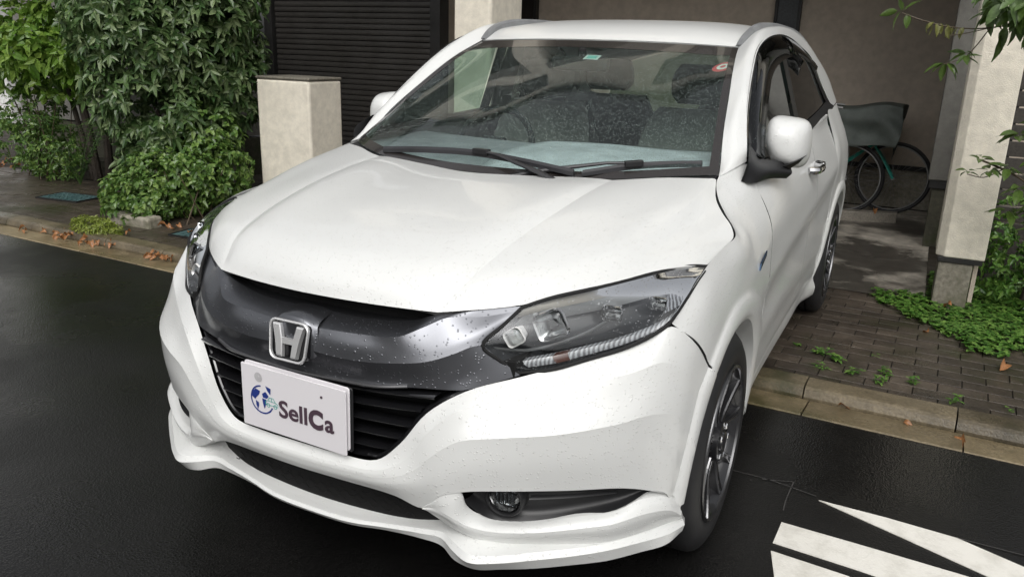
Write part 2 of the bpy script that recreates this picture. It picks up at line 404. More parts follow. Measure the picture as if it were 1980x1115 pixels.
def leafmat(name, c1, c2, c3, rough=0.28, trans=0.25):
    m = bpy.data.materials.new(name); m.use_nodes = True; t = m.node_tree; b = t.nodes['Principled BSDF']
    g = nd(t, 'ShaderNodeNewGeometry'); col = ramp(t, g.outputs['Random Per Island'], [(0, c1), (0.5, c2), (1, c3)])
    P = wpos(t); n, _ = noise_mix(t, (0.7, 0.7, 0.7), (1.25, 1.25, 1.25), 60, 3, 0.3, 0.7, P)
    col = mul(t, col, n)
    t.links.new(col, b.inputs['Base Color']); b.inputs['Roughness'].default_value = rough; b.inputs['Specular IOR Level'].default_value = 0.5
    tr = nd(t, 'ShaderNodeBsdfTranslucent'); t.links.new(col, tr.inputs[0]); mx = nd(t, 'ShaderNodeMixShader'); mx.inputs[0].default_value = trans
    out = [q for q in t.nodes if q.type == 'OUTPUT_MATERIAL'][0]
    t.links.new(b.outputs[0], mx.inputs[1]); t.links.new(tr.outputs[0], mx.inputs[2]); t.links.new(mx.outputs[0], out.inputs[0])
    MATS[name] = m
leafmat('dark_leaf', (0.045, 0.095, 0.03), (0.10, 0.17, 0.055), (0.24, 0.31, 0.15), 0.33, .35)
leafmat('light_leaf', (0.08, 0.17, 0.022), (0.15, 0.27, 0.04), (0.24, 0.35, 0.07), 0.32, 0.4)
leafmat('ivy_leaf', (0.055, 0.115, 0.026), (0.11, 0.20, 0.042), (0.21, 0.31, 0.08), 0.3, 0.3)
leafmat('clover_leaf', (0.035, 0.10, 0.015), (0.085, 0.19, 0.03), (0.17, 0.29, 0.06), 0.35, 0.3)
leafmat('fern_leaf', (0.04, 0.10, 0.025), (0.06, 0.13, 0.03), (0.09, 0.16, 0.04), 0.35, 0.3)
leafmat('sprig_leaf', (0.035, 0.085, 0.018), (0.07, 0.13, 0.025), (0.15, 0.19, 0.05), 0.3, 0.35)
leafmat('olive_leaf', (0.11, 0.12, 0.03), (0.16, 0.17, 0.05), (0.20, 0.18, 0.06), 0.4, 0.3)
leafmat('dead_leaf', (0.17, 0.07, 0.028), (0.30, 0.13, 0.05), (0.40, 0.22, 0.10), 0.4, 0.2)
leafmat('yellow_weed', (0.16, 0.22, 0.03), (0.24, 0.30, 0.05), (0.30, 0.34, 0.08), 0.4, 0.4)
stone('bark', (0.020, 0.015, 0.011), (0.045, 0.034, 0.024), 10, (0.6, 0.9), 0.8, 50)
stone('twig', (0.05, 0.035, 0.02), (0.09, 0.065, 0.04), 10, (0.5, 0.8), 0.4, 80)

# ---- road, paint
mb = MB()
mb.grid([[Vector((x, gut(x) if y > 1 else y, ROAD_Z)) for x in (-60, -20, -8, -4, 0, 4, 8, 20, 60)] for y in (-60, -12, -6, -2, 2)])
tag(mb.build('road', 'asphalt', smooth=False), kind='structure')
def poly_sheet(name, pts, z, mat, parent=None, h=.003):
    mb = MB(); top = [Vector((x, y, z)) for x, y in pts]; mb.fan(top); mb.grid([[p - Vector((0, 0, h)) for p in top], top], True)
    o = mb.build(name, mat, parent, smooth=False); recalc(o); return o
mk = empty('road_marking', (0, 0, 0)); tag(mk, 'white painted strokes of a large road word beside the front wheel', 'road marking')
Z1 = ROAD_Z + .004
poly_sheet('stroke', [(1.150,1.238),(1.36,1.236),(1.565,1.222),(1.76,1.145),(1.95,1.02),(2.10,.86),(1.93,.85),(1.80,.96),(1.645,1.045),(1.42,1.135)], Z1, 'road_paint', mk)
poly_sheet('stroke', [(1.062,1.035),(1.30,1.028),(1.70,1.010),(2.05,.70),(1.90,.62),(1.55,.86),(1.30,.888),(1.058,.905)], Z1, 'road_paint', mk)
poly_sheet('stroke', [(1.060,.858),(1.28,.842),(1.62,.73),(1.80,.52),(1.55,.45),(1.32,.52),(1.12,.62)], Z1, 'road_paint', mk)

for k_, pts in enumerate([[(.80,1.296),(.98,1.293),(1.14,1.262)], [(.955,1.285),(1.06,1.325)], [(1.056,1.324),(1.052,1.18),(1.055,1.11)], [(1.565,1.224),(1.80,1.222),(2.1,1.20)]]):
    P_ = crs([(x, y, Z1 - .0012) for x, y in pts], 6); mb = MB(); mb.grid([[p + Vector((0, .0022, 0)) for p in P_], [p - Vector((0, .0022, 0)) for p in P_]]) if k_ != 2 else mb.grid([[p + Vector((.002, 0, 0)) for p in P_], [p - Vector((.002, 0, 0)) for p in P_]])
    tag(mb.build('chalk_line', 'faint_chalk', None, smooth=False), kind='structure')

# ---- gutter and kerb, slab by slab
gt = tag(empty('gutter', (0, 0, 0)), kind='structure'); kb = tag(empty('kerb', (0, 0, 0)), kind='structure')
ang = math.atan(-.031)
gme = None
def slab_mesh(name, prof, L, mat):
    mb = MB(); rows = [[Vector((x, y, z)) for y, z in prof] for x in (.003, L - .003)]
    mb.grid(rows); mb.fan(rows[0]); mb.fan(rows[1], flip=True)
    o = mb.build(name, mat, None, smooth=False); recalc(o); me = o.data; bpy.data.objects.remove(o); return me
gme = slab_mesh('gutter_slab', [(-.002, -.10), (-.002, .000), (.004, .005), (.205, -.012), (.210, -.02), (.210, -.10)], .6, 'gutter_concrete')
kme = slab_mesh('kerb_stone', [(.213, -.10), (.213, .000), (.226, .030), (.240, .040), (.258, .043), (.345, .046), (.352, .040), (.352, -.10)], .6, 'kerb_concrete')
for k in range(-19, 8):
    x = .995 + .6 * k
    for me_, nm, par in ((gme, 'gutter_slab', gt), (kme, 'kerb_stone', kb)):
        o = link(nm, me_, par, (x - (.03 if nm == 'kerb_stone' else 0), gut(x), ROAD_Z + random.uniform(-.002, .002)), (random.uniform(-.004, .004), 0, ang))
for (xa, xb) in ((-60, .995 - .6*19), (.995 + .6*8, 60)):
    mb = MB(); mb.grid([[Vector((xa, gut(xa) + a, z)), Vector((xb, gut(xb) + a, z))] for a, z in ((0, -.016), (.21, -.032), (.24, .018), (.35, .024))])
    tag(mb.build('kerb_run', 'kerb_concrete', smooth=False), kind='structure')

# ---- pavement: bed, bricks near by, joined bricks farther off
def bed_y(x): return gut(x) + .350
mb = MB(); mb.grid([[Vector((x, bed_y(x) if k == 0 else 60, -.006)) for x in (-60, -20, -8, -4, 0, 4, 8, 20, 60)] for k in (0, 1)])
tag(mb.build('pavement_bed', 'paver_bed', smooth=False), kind='structure')
pv = tag(empty('pavement', (0, 0, 0)), kind='structure')
bw, bl = .0975, .1975
mb = MB(); e = .0025
top = [(-bl/2+e, -bw/2+e), (bl/2-e, -bw/2+e), (bl/2-e, bw/2-e), (-bl/2+e, bw/2-e)]; low = [(-bl/2+.001, -bw/2+.001), (bl/2-.001, -bw/2+.001), (bl/2-.001, bw/2-.001), (-bl/2+.001, bw/2-.001)]
rows = [[Vector((x, y, -.03)) for x, y in low], [Vector((x, y, -.0015)) for x, y in low], [Vector((x, y, 0)) for x, y in top]]
mb.grid(rows, True); mb.fan(rows[-1]); o = mb.build('brick', 'paver', None, smooth=False); recalc(o); brick_me = o.data; bpy.data.objects.remove(o)
far = MB(); cnt = 0
for j in range(18):
    for i in range(-52, 16):
        x = 1.0 + .2 * i + (.1 if j % 2 else 0); yy = bed_y(x) + .053 + .100 * j
        if yy > 3.93: continue
        if x < -8.6: continue
        z = .003 + .006 * noise.noise(Vector((x*1.3, yy*1.3, 0))) + random.uniform(-.0015, .0015)
        rx, ry = random.uniform(-.012, .012), random.uniform(-.008, .008)
        near = (.25 < x < 2.55)
        if near and cnt < 300:
            link('brick', brick_me, pv, (x, yy, z), (rx, ry, ang + random.uniform(-.006, .006))); cnt += 1
        else:
            M = Matrix.Translation((x, yy, z)) @ Matrix.Rotation(ang, 4, 'Z') @ Matrix.Rotation(rx, 4, 'X')
            b0 = len(far.v); 
            for r_ in rows:
                for p in r_: far.v.append(tuple(M @ p))
            for a, c_ in ((0, 4), (4, 8)):
                for q in range(4): far.f.append((b0+a+q, b0+a+(q+1) % 4, b0+c_+(q+1) % 4, b0+c_+q)); far.m.append(0)
            far.f.append((b0+8, b0+9, b0+10, b0+11)); far.m.append(0)
tag(far.build('brick_field', 'paver', pv, smooth=False, weld=False), kind='stuff')
mb = MB(); mb.grid([[Vector((x, y, .006)) for x in (-2.6, 1.10, 1.42)] for y in (3.945, 5.5, 7.30)]); 
tag(mb.build('driveway', 'drive_concrete', smooth=False), kind='structure')
mb = MB(); mb.grid([[Vector((x, y, .001)) for x in (-16, -10, -5.2, -2.61)] for y in (3.94, 5.5, 7.30)]); tag(mb.build('yard_ground', 'soil', smooth=False), kind='structure')
ws_ = MB(); ws_.grid(surf([[(-.0, y, z), (.48, y + .16, z)] for y, z in ((-.055, 0), (-.045, .085), (.045, .09), (.055, 0))], 2, 1, lv=True)); ws_.fan([(0,-.055,0),(0,-.045,.085),(0,.045,.09),(0,.055,0)]); ws_.fan([(.48,.105,0),(.48,.115,.085),(.48,.205,.09),(.48,.215,0)])
o = ws_.build('wheel_stop', 'wheel_stop_concrete', None, smooth=False, loc=(.66, 6.40, .006), bevel=.006); recalc(o)
tag(o, 'low pale concrete wheel stop on the driveway in front of the bicycles', 'wheel stop')

# ---- service covers
def hatch(loc, w, h, rz, label, n=9):
    t_ = empty('service_cover', loc, rz); tag(t_, label, 'service cover')
    mb = MB(); mb.box((-w/2, -h/2, 0), (w/2, h/2, .004)); mb.build('cover_plate', 'teal_iron', t_, smooth=False)
    mb = MB()
    for s in (-1, 1): mb.box((-w/2-.012, s*(h/2+.001) - (.011 if s < 0 else 0), -.004), (w/2+.012, s*(h/2+.001) + (.011 if s > 0 else 0), .009)); mb.box((s*(w/2+.001) - (.011 if s < 0 else 0), -h/2, -.004), (s*(w/2+.001) + (.011 if s > 0 else 0), h/2, .009))
    mb.build('cover_frame', 'dark_metal', t_, smooth=False)
    for i in range(1, n):
        x = -w/2 + w*i/n; o = MB().box((x-.005, -h/2+.01, .0045), (x+.005, h/2-.01, .009)).build('cover_rib', 'teal_iron', t_, smooth=False)
    for i in range(1, 5):
        y = -h/2 + h*i/5; o = MB().box((-w/2+.01, y-.004, .0050), (w/2-.01, y+.004, .0082)).build('cover_rib', 'teal_iron', t_, smooth=False)
hatch((-5.50, 3.19, .008), .46, .28, .12, 'square teal iron cover with raised grid set in the left pavement')
hatch((-3.42, 2.80, .006), .42, .22, .1, 'blue green iron cover in the pavement beside the car nose', 7)

# ================================================================== BUILDINGS
def tagged_box(name, a, b_, mat, label=None, cat=None, group=None, kind=None, parent=None, bevel=.004):
    o = MB().box(a, b_).build(name, mat, parent, smooth=False, bevel=bevel); return tag(o, label, cat, group, kind)
# right pillar of the car bay: rendered block on a black band over a plain foot, chamfered inner edge
pr_ = empty('bay_pillar', (1.55, 4.05, 0)); tag(pr_, 'beige rendered pillar on a narrow concrete foot right of the car', 'pillar')
mb = MB(); ch = .045
def prism(mb, pts, z0, z1):
    lo = [Vector((x, y, z0)) for x, y in pts]; hi = [Vector((x, y, z1)) for x, y in pts]; mb.grid([lo, hi], True); mb.fan(lo); mb.fan(hi)
prism(mb, [(-.12+ch, -.19), (.135, -.19), (.135, .22), (-.12, .22), (-.12, -.19+ch)], .315, 4.0)
o = mb.build('shaft', 'beige_render', pr_, smooth=False, bevel=.006); recalc(o)
o = MB().box((-.105, -.185, .283), (.128, .20, .313)).build('drip_band', 'dark_metal', pr_, smooth=False, bevel=.003)
o = MB().box((-.098, -.172, -.05), (.083, .10, .282)).build('foot', 'plinth_concrete', pr_, smooth=False, bevel=.01)
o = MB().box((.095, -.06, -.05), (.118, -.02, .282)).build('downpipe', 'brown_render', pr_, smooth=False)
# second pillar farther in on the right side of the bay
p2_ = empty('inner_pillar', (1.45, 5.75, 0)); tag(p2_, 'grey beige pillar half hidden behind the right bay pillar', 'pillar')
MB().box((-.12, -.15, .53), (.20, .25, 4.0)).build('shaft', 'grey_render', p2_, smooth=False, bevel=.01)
MB().box((-.105, -.14, .47), (.19, .24, .528)).build('drip_band', 'dark_metal', p2_, smooth=False)
MB().box((-.08, -.12, -.02), (.18, .22, .468)).build('foot', 'mossy_plinth', p2_, smooth=False)
# middle pillar left of the car bay
p3_ = empty('bay_pillar', (-1.77, 4.2, 0)); tag(p3_, 'tall cream rendered pillar behind the left windscreen pillar of the car', 'pillar')
mb = MB(); prism(mb, [(-.145, -.30), (.135, -.30), (.155, -.28), (.155, .20), (-.145, .20)], .30, 4.0); o = mb.build('shaft', 'beige_render', p3_, smooth=False, bevel=.012); recalc(o)
MB().box((-.135, -.29, -.02), (.125, .19, .298)).build('foot', 'plinth_concrete', p3_, smooth=False)
# low gate pier
p4_ = empty('gate_pier', (-3.50, 4.12, 0)); tag(p4_, 'low cream rendered gate pier between the hedge and the dark siding', 'pier')
MB().box((-.375, -.22, -.02), (.20, .20, 1.10)).build('shaft', 'beige_render', p4_, smooth=False, bevel=.02)
MB().box((-.38, -.225, 1.101), (.205, .205, 1.125)).build('cap', 'plinth_concrete', p4_, smooth=False, bevel=.01)
# back wall of the bay, with plinth strip and slate frame
bw_ = empty('back_wall', (0, 7.4, 0)); tag(bw_, 'brown rendered back wall of the car bay with a low plinth', 'wall')
MB().box((-3.3, 0, .42), (3.0, .2, 3.2)).build('wall_face', 'brown_render', bw_, smooth=False)
MB().box((-3.3, -.012, .375), (3.0, .2, .418)).build('drip_band', 'dark_metal', bw_, smooth=False)
MB().box((-3.3, .015, 0), (3.0, .2, .374)).build('plinth', 'plinth_concrete', bw_, smooth=False)
dr = empty('service_door', (-.15, 7.36, 0)); tag(dr, 'narrow slate grey panel with black edges on the brown back wall', 'door')
MB().box((-.095, -.02, .42), (.095, .03, 3.0)).build('door_panel', 'slate_frame', dr, smooth=False)
for x in (-.125, .097): MB().box((x, -.035, .42), (x + .028, .03, 3.0)).build('door_frame', 'dark_metal', dr, smooth=False)
wn = empty('bay_window', (-3.05, 7.36, 0)); tag(wn, 'black framed dark opening beside the cream pillar on the back wall', 'window')
MB().box((-.40, -.03, .8), (.14, .02, 3.0)).build('window_pane', 'gloss_black', wn, smooth=False)
for x in (-.43, .12): MB().box((x, -.05, .8), (x + .03, .03, 3.0)).build('window_frame', 'dark_metal', wn, smooth=False)
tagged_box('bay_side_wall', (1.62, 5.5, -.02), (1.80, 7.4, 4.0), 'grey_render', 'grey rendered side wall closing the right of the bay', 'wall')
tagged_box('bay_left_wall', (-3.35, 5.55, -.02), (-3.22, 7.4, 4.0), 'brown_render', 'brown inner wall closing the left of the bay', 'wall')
# dark horizontal siding screen
sd = empty('siding_screen', (-4.1, 5.5, 0)); tag(sd, 'dark bronze screen of thin horizontal slats behind the gate pier', 'screen')
MB().box((-1.05, .03, -.02), (1.05, .07, 3.2)).build('screen_back', 'void_black', sd, smooth=False)
mb = MB(); prof = [(.004, 0), (-.006, .004), (-.008, .020), (-.004, .049), (.008, .0515), (.012, 0)]
A = [Vector((-1.0, y, z)) for y, z in prof]; B_ = [Vector((1.0, y, z)) for y, z in prof]; mb.grid([A, B_], True); mb.fan(A); mb.fan(B_)
o = mb.build('slat', 'bronze_siding', None, smooth=False); recalc(o); sl_me = o.data; bpy.data.objects.remove(o)
for k in range(58): link('slat', sl_me, sd, (random.uniform(-.002, .002), random.uniform(-.003, .003), .03 + .054 * k), (random.uniform(-.04, .04), random.uniform(-.0015, .0015), 0))
MB().box((1.01, -.10, -.02), (1.12, .06, 3.2)).build('screen_post', 'dark_metal', sd, smooth=False)
MB().box((-1.12, -.05, -.02), (-1.01, .06, 3.2)).build('screen_post', 'dark_metal', sd, smooth=False)
# upper storey over the bay
up = empty('upper_storey', (-1.0, 3.9, 3.15)); tag(up, 'beige upper storey of the house carried by the bay pillars', 'building')
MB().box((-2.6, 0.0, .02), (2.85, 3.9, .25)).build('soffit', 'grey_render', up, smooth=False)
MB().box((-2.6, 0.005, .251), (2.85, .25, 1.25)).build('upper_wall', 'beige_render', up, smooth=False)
MB().box((-2.75, -.12, 1.25), (3.0, 4.0, 1.36)).build('roof', 'roof_tile', up, smooth=False)
for x in (-1.9, .7):
    w = MB().box((x, -.012, .45), (x + 1.2, .04, 1.0)).build('window', 'dark_metal', up, smooth=False); MB().box((x+.05, -.018, .5), (x + 1.15, -.0125, .95)).build('pane', 'gloss_black', w, smooth=False)
# left house wall
lw = empty('left_house', (-7.4, 5.0, 0)); tag(lw, 'pale grey rendered house wall behind the left trees', 'building')
MB().box((-1.50, 0, .42), (2.2, .3, 5.0)).build('wall', 'grey_render', lw, smooth=False)
MB().box((-1.40, .03, -.02), (2.2, .3, .40)).build('plinth', 'mossy_plinth', lw, smooth=False)
MB().box((-1.5, -.2, 5.0), (2.3, 4, 5.15)).build('roof', 'roof_tile', lw, smooth=False)
tagged_box('white_gable', (-19.0, 6.6, -.02), (-11.72, 6.9, 5.5), 'pale_stucco', 'bright white wall seen at the far left edge', 'wall')
tagged_box('bedding_kerb', (-7.6, 4.42, -.02), (-5.0, 4.56, .10), 'mossy_plinth', 'dark low edging stone under the grey house wall', 'edging')
# right neighbour: dark board fence
fn = empty('board_fence', (1.72, 4.75, 0)); tag(fn, 'dark horizontal board fence behind the right hand shrubs', 'fence')
for k in range(17): MB().box((0.0, 0, .10 + .105*k), (3.6, .022, .195 + .105*k)).build('board', 'fence_board', fn, smooth=False, bevel=.003)
for x in (.0, 1.2, 2.4, 3.55): MB().box((x, .023, -.02), (x + .05, .08, 1.95)).build('fence_post', 'dark_metal', fn, smooth=False)
# across the street, behind the camera
oh = empty('opposite_house', (0, -12.0, 0)); tag(oh, 'plain house across the street behind the photographer', 'building')
MB().box((-9, -5, 2.3), (3, 0, 4.6)).build('wall', 'grey_render', oh, smooth=False); MB().box((-9, -5, -.02), (3, -.1, 2.298)).build('lower_wall', 'brown_render', oh, smooth=False)
MB().box((-9.3, -5.2, 4.6), (3.3, .3, 4.8)).build('roof', 'roof_tile', oh, smooth=False)
for x in (-7.5, -4.0, -.5):
    w = MB().box((x, -.02, 3.0), (x + 1.6, .03, 4.2)).build('window', 'dark_metal', oh, smooth=False); MB().box((x+.06, .031, 3.06), (x + 1.54, .036, 4.14)).build('pane', 'gloss_black', w, smooth=False)
tagged_box('opposite_wall', (-14, -6.6, -.05), (12, -6.4, 1.3), 'grey_render', 'long grey garden wall across the street', 'wall')
# ================================================================== THE CAR
# body-side surface: half-width x as a function of (y back from the nose, z up)
ZS = [.10, .20, .30, .42, .55, .70, .80, .88, .95, 1.02, 1.10]
YS = [.20, .40, .55, .70, .90, 1.15, 1.5, 2.0, 2.6, 3.2, 3.7, 4.1, 4.3]
TB = [[.62,.66,.68,.70,.71,.70,.66,.60,.52,.44,.36], [.80,.825,.835,.845,.850,.835,.795,.74,.66,.58,.50],
 [.845,.86,.868,.873,.876,.872,.858,.835,.77,.70,.62], [.86,.872,.878,.881,.884,.882,.872,.845,.79,.73,.66],
 [.86,.875,.880,.884,.888,.887,.881,.869,.818,.738,.66], [.85,.865,.872,.878,.884,.885,.882,.868,.820,.758,.695],
 [.80,.835,.855,.866,.876,.880,.880,.872,.850,.812,.770], [.77,.80,.845,.860,.872,.880,.884,.880,.864,.840,.805],
 [.76,.795,.845,.862,.874,.884,.890,.888,.874,.853,.822], [.77,.81,.855,.870,.882,.890,.894,.892,.878,.850,.806],
 [.78,.84,.865,.876,.886,.890,.892,.888,.870,.835,.785], [.72,.78,.80,.81,.82,.825,.825,.82,.80,.77,.73],
 [.6,.66,.68,.69,.70,.70,.70,.69,.67,.64,.60]]
def herm(xs, v, x):
    i = 0
    while i < len(xs) - 2 and x > xs[i + 1]: i += 1
    h = xs[i+1] - xs[i]; t = min(1, max(0, (x - xs[i]) / h))
    def m(k):
        if k == 0: return (v[1]-v[0])/(xs[1]-xs[0])
        if k == len(xs)-1: return (v[-1]-v[-2])/(xs[-1]-xs[-2])
        return (v[k+1]-v[k-1])/(xs[k+1]-xs[k-1])
    return (2*t**3-3*t*t+1)*v[i]+(t**3-2*t*t+t)*m(i)*h+(-2*t**3+3*t*t)*v[i+1]+(t**3-t*t)*m(i+1)*h
def SX(y, z):
    x = herm(YS, [herm(ZS, r, z) for r in TB], y)
    if y > 1.0:                                   # two pressed feature lines along the doors
        w = min(1, (y - 1.0) / 0.5) * min(1, max(0, (3.9 - y) / .5))
        z1 = .66 + .088 * (y - 1.0) + .03 * max(0, y - 2.0); d = (z - z1)
        x += w * (.006 * math.exp(-(d / .05) ** 2) - .006 * math.exp(-((d + .11) / .08) ** 2))
        z2 = .50 - .02 * (y - 1.4); d = z - z2
        x += w * (.004 * math.exp(-(d / .06) ** 2))
    return x
def SG(y, z):                                     # glasshouse
    return .80 - .33 * (z - 1.0) + .028 * min(1, max(0, (y - 1.4) / .9)) - .02 * max(0, y - 3.1)
def side_pt(y, z): return Vector((SX(y, z), y, z))

car = empty('parked_car')
tag(car, 'white compact crossover car parked across the kerb with a dealer board on its grille', 'car')

# ---- bonnet
hood_cols = [
 [(0,.052,.832),(0,.066,.866),(0,.118,.912),(0,.22,.948),(0,.35,.978),(0,.52,1.006),(0,.70,1.026),(0,.83,1.033)],
 [(.169,.07,.829),(.170,.088,.866),(.176,.138,.910),(.183,.24,.947),(.19,.37,.977),(.195,.54,1.005),(.2,.74,1.027),(.2,.895,1.033)],
 [(.305,.098,.827),(.313,.123,.860),(.335,.185,.906),(.352,.290,.945),(.366,.417,.977),(.380,.582,1.007),(.393,.80,1.034),(.40,.944,1.0375)],
 [(.342,.109,.826),(0.354,0.142,0.8515),(0.379,0.207,0.8955),(0.395,0.314,0.9335),(0.408,0.441,0.9645),(0.422,0.607,0.9955),(0.434,0.840,1.0255),(.44,.957,1.0345)],
 [(.372,.126,.829),(.383,.158,.857),(.408,.218,.898),(.425,.322,.933),(.438,.449,.964),(.452,.615,.996),(.465,.86,1.029),(.47,.965,1.038)],
 [(.505,.221,.842),(.510,.243,.868),(.528,.298,.902),(.543,.39,.934),(.557,.52,.963),(.573,.68,.991),(.587,.89,1.026),(.59,1.045,1.046)],
 [(.634,.359,.874),(.633,.395,.903),(.640,.458,.929),(.654,.55,.948),(.668,.65,.966),(.689,.78,.989),(.705,.93,1.013),(.702,1.12,1.045)],
 [(.675,.415,.881),(.676,.448,.901),(.688,.51,.915),(.704,.60,.928),(.720,.70,.943),(.732,.82,.962),(.722,.955,1.004),(.708,1.135,1.044)],
 [(.742,.535,.891),(.748,.59,.905),(.760,.66,.917),(.775,.755,.930),(.778,.83,.944),(.760,.91,.968),(.740,.985,.998),(.712,1.142,1.042)],
 [(.829,.652,.891),(.834,.724,.899),(.837,.80,.909),(.8375,.903,.923),(.822,.930,.943),(.784,.972,.970),(.752,1.02,.997),(.718,1.140,1.041)]]
rows = [[c[j] for c in hood_cols] for j in range(8)]
mb = MB()
Dc = surf(mirror_rows([r[:4] for r in rows]), 5, 5); mb.grid(Dc)
for s in (1, -1):
    Do = surf([[Vector((s*p[0], p[1], p[2])) for p in r[3:]] for r in rows], 5, 5); mb.grid(Do, flip=s < 0)
    for st in flange(Do, 'tbr', .02): mb.grid(st)
for st in flange(Dc, 'tb', .02): mb.grid(st)
mb.build('bonnet', 'white_paint', car, weld=False, sharp=60)
def seam(pts, r=.0034, mir=False):
    MB().tube(pts, r, 6).build('shut_line', 'void_black', car, mir=mir)
for s in (1, -1):
    ed = [(r[-1], (r[-1]-r[-2]).normalized()) for r in surf([[Vector((s*p[0], p[1], p[2])) for p in r[7:]] for r in rows], 5, 5)]
    seam([p + d*.0050 - Vector((0, 0, .0036)) for p, d in ed])

# ---- front bumper cover
G = [0, .0, 0]
r00 = [(0,.030,.458),(.13,.032,.459),(.227,.043,.466),(.282,.052,.517),(.343,.075,.603),(.420,.120,.657),(.528,.185,.686),(.658,.290,.718),(.760,.392,.752),(.803,.436,.780),(.848,.487,.724),(.872,.575,.650),(.862,.62,.60)]
r0 = [(0,.002,.452),(.13,.003,.453),(.231,.013,.460),(.290,.024,.512),(.352,.048,.598),(.428,.093,.652),(.534,.165,.686),(.662,.272,.721),(.767,.377,.756),(.81,.418,.786),(.852,.476,.740),(.878,.558,.655),(.893,.600,.600)]
r1 = [(0,-.012,.432),(.13,-.01,.434),(.255,.0,.446),(.318,.017,.488),(.365,.027,.556),(.42,.05,.612),(.530,.122,.646),(.66,.218,.668),(.765,.304,.699),(.813,.365,.712),(.85,.428,.67),(.873,.50,.60),(.890,.560,.540)]
r1b = [(0,-.0145,.425),(.13,-.0125,.427),(.262,-.002,.437),(.326,.0145,.475),(.374,.0235,.536),(.428,.043,.584),(.530,.099,.609),(.650,.182,.624),(.760,.276,.645),(.813,.342,.655),(.852,.415,.62),(.870,.475,.55),(.886,.535,.49)]
r2 = [(0,-.015,.418),(.13,-.013,.42),(.27,-.002,.43),(.335,.012,.46),(.385,.018,.51),(.44,.033,.552),(.53,.068,.570),(.643,.136,.578),(.755,.238,.590),(.812,.318,.595),(.852,.40,.565),(.866,.455,.50),(.882,.515,.44)]
r3 = [(0,-.012,.402),(.13,-.01,.403),(.275,.0,.412),(.35,.014,.43),(.402,.022,.455),(.455,.037,.485),(.552,.082,.50),(.655,.150,.503),(.762,.252,.500),(.815,.330,.49),(.852,.40,.45),(.860,.438,.40),(.873,.500,.36)]
r4 = [(0,-.005,.385),(.13,0,.384),(.28,.018,.374),(.347,.035,.352),(.400,.028,.404),(.448,.043,.421),(.566,.102,.428),(.666,.176,.422),(.767,.274,.408),(.806,.330,.386),(.843,.395,.352),(.856,.43,.33),(.868,.45,.29)]
r5 = [(p[0]*.985, p[1]+.035, p[2]+.012) for p in r4[:9]] + [(.80,.36,.40),(.83,.42,.36),(.84,.45,.32),(.85,.50,.29)]
ARC = [((.571,.648),(.612,.600)), ((.505,.596),(.562,.541)), ((.478,.545),(.528,.487)), ((.457,.485),(.507,.430)), ((.437,.385),(.491,.360)), ((.424,.300),(.487,.289))]
def arch_end(row, k):
    (yo, zo), (yi, zi) = ARC[k]; out = list(row[:11])
    out.append((SX(yo, zo) + .001, yo, zo))
    for t, dx in ((.25, .010), (.8, .013), (1.0, .007)):
        y_, z_ = yo*(1-t) + yi*t, zo*(1-t) + zi*t; out.append((SX(y_, z_) + dx, y_, z_))
    out.append((SX(yi, zi) - .04, yi + .002, zi)); return out
def bumper_extra(mb):
    L0 = [(.347,.036,.353),(.372,.032,.381),(.402,.030,.406),(.4435,.046,.416),(.452,.064,.372),(.470,.092,.340),(.500,.110,.325),(.599,.154,.327),(.671,.202,.339),(.752,.262,.346),(.800,.322,.363),(.846,.405,.338),(.868,.452,.29)]
    L1 = [(.347,.0355,.352),(.374,.033,.364),(.402,.029,.364),(.422,.032,.356),(.438,.040,.344),(.458,.054,.328),(.50,.075,.312),(.60,.120,.315),(.68,.175,.322),(.760,.235,.328),(.812,.302,.334),(.856,.390,.312),(.873,.450,.27)]
    L2 = [(.347,.040,.348),(.370,.048,.333),(.395,.056,.317),(.415,.060,.306),(.440,.066,.296),(.475,.078,.284),(.51,.100,.272),(.60,.150,.270),(.68,.197,.270),(.75,.245,.273),(.80,.31,.272),(.845,.41,.258),(.868,.485,.238)]
    L3 = [(p[0]*.985, p[1]+.03, p[2]-.006) for p in L2]
    Lb = [(p[0]*.997, p[1]+(.004 if i < 6 else .03), p[2]+.002) for i, p in enumerate(L0)]
    for sgn in (1, -1):
        fx = lambda r: [Vector((sgn*p[0], p[1], p[2])) for p in r]
        e = lambda a, b_, t: [(a[i][0]*(1-t)+b_[i][0]*t, a[i][1]*(1-t)+b_[i][1]*t, a[i][2]*(1-t)+b_[i][2]*t) for i in range(len(a))]
        A = surf([fx(Lb), fx(L0)], 5, 2); Bm = surf([fx(L0), fx([(p[0], p[1]-.002, p[2]+.003) for p in e(L0, L1, .55)]), fx(L1)], 5, 4)
        Cm = surf([fx(L1), fx([(p[0], p[1]-.004, p[2]) for p in e(L1, L2, .25)]), fx(L2)], 5, 4); Dm = surf([fx(L2), fx(L3)], 5, 2)
        for _ in range(14):                                  # ease the ledge where it wraps round the pocket end
            for G, js in ((Bm, range(1, len(Bm))), (Cm, range(0, len(Cm) - 1))):
                for j in js:
                    r = G[j]; w = .5 if G is Cm else .5 * j / (len(Bm) - 1)
                    G[j] = [r[0]] + [r[i]*(1-w) + (r[i-1] + r[i+1])*.5*w if 1 < i < 42 else r[i] for i in range(1, len(r)-1)] + [r[-1]]
        for i in range(len(Bm[-1])): Cm[0][i] = Bm[-1][i]
        for Q in (A, Bm, Cm, Dm): mb.grid(Q, flip=(sgn < 0))
mb = MB()
U = lambda rs, nv=4: surf(mirror_rows(rs), 5, nv)
q0, q1, q1b, q2, q3, q4 = [arch_end(r, k) for k, r in enumerate((r0, r1, r1b, r2, r3, r4))]
def half(rs, a, b_, nv):                                # column range a..b of the rows, both sides
    for s in (1, -1):
        mb.grid(surf([[Vector((s*p[0], p[1], p[2])) for p in r[a:b_]] for r in rs], 5, nv), flip=s < 0)
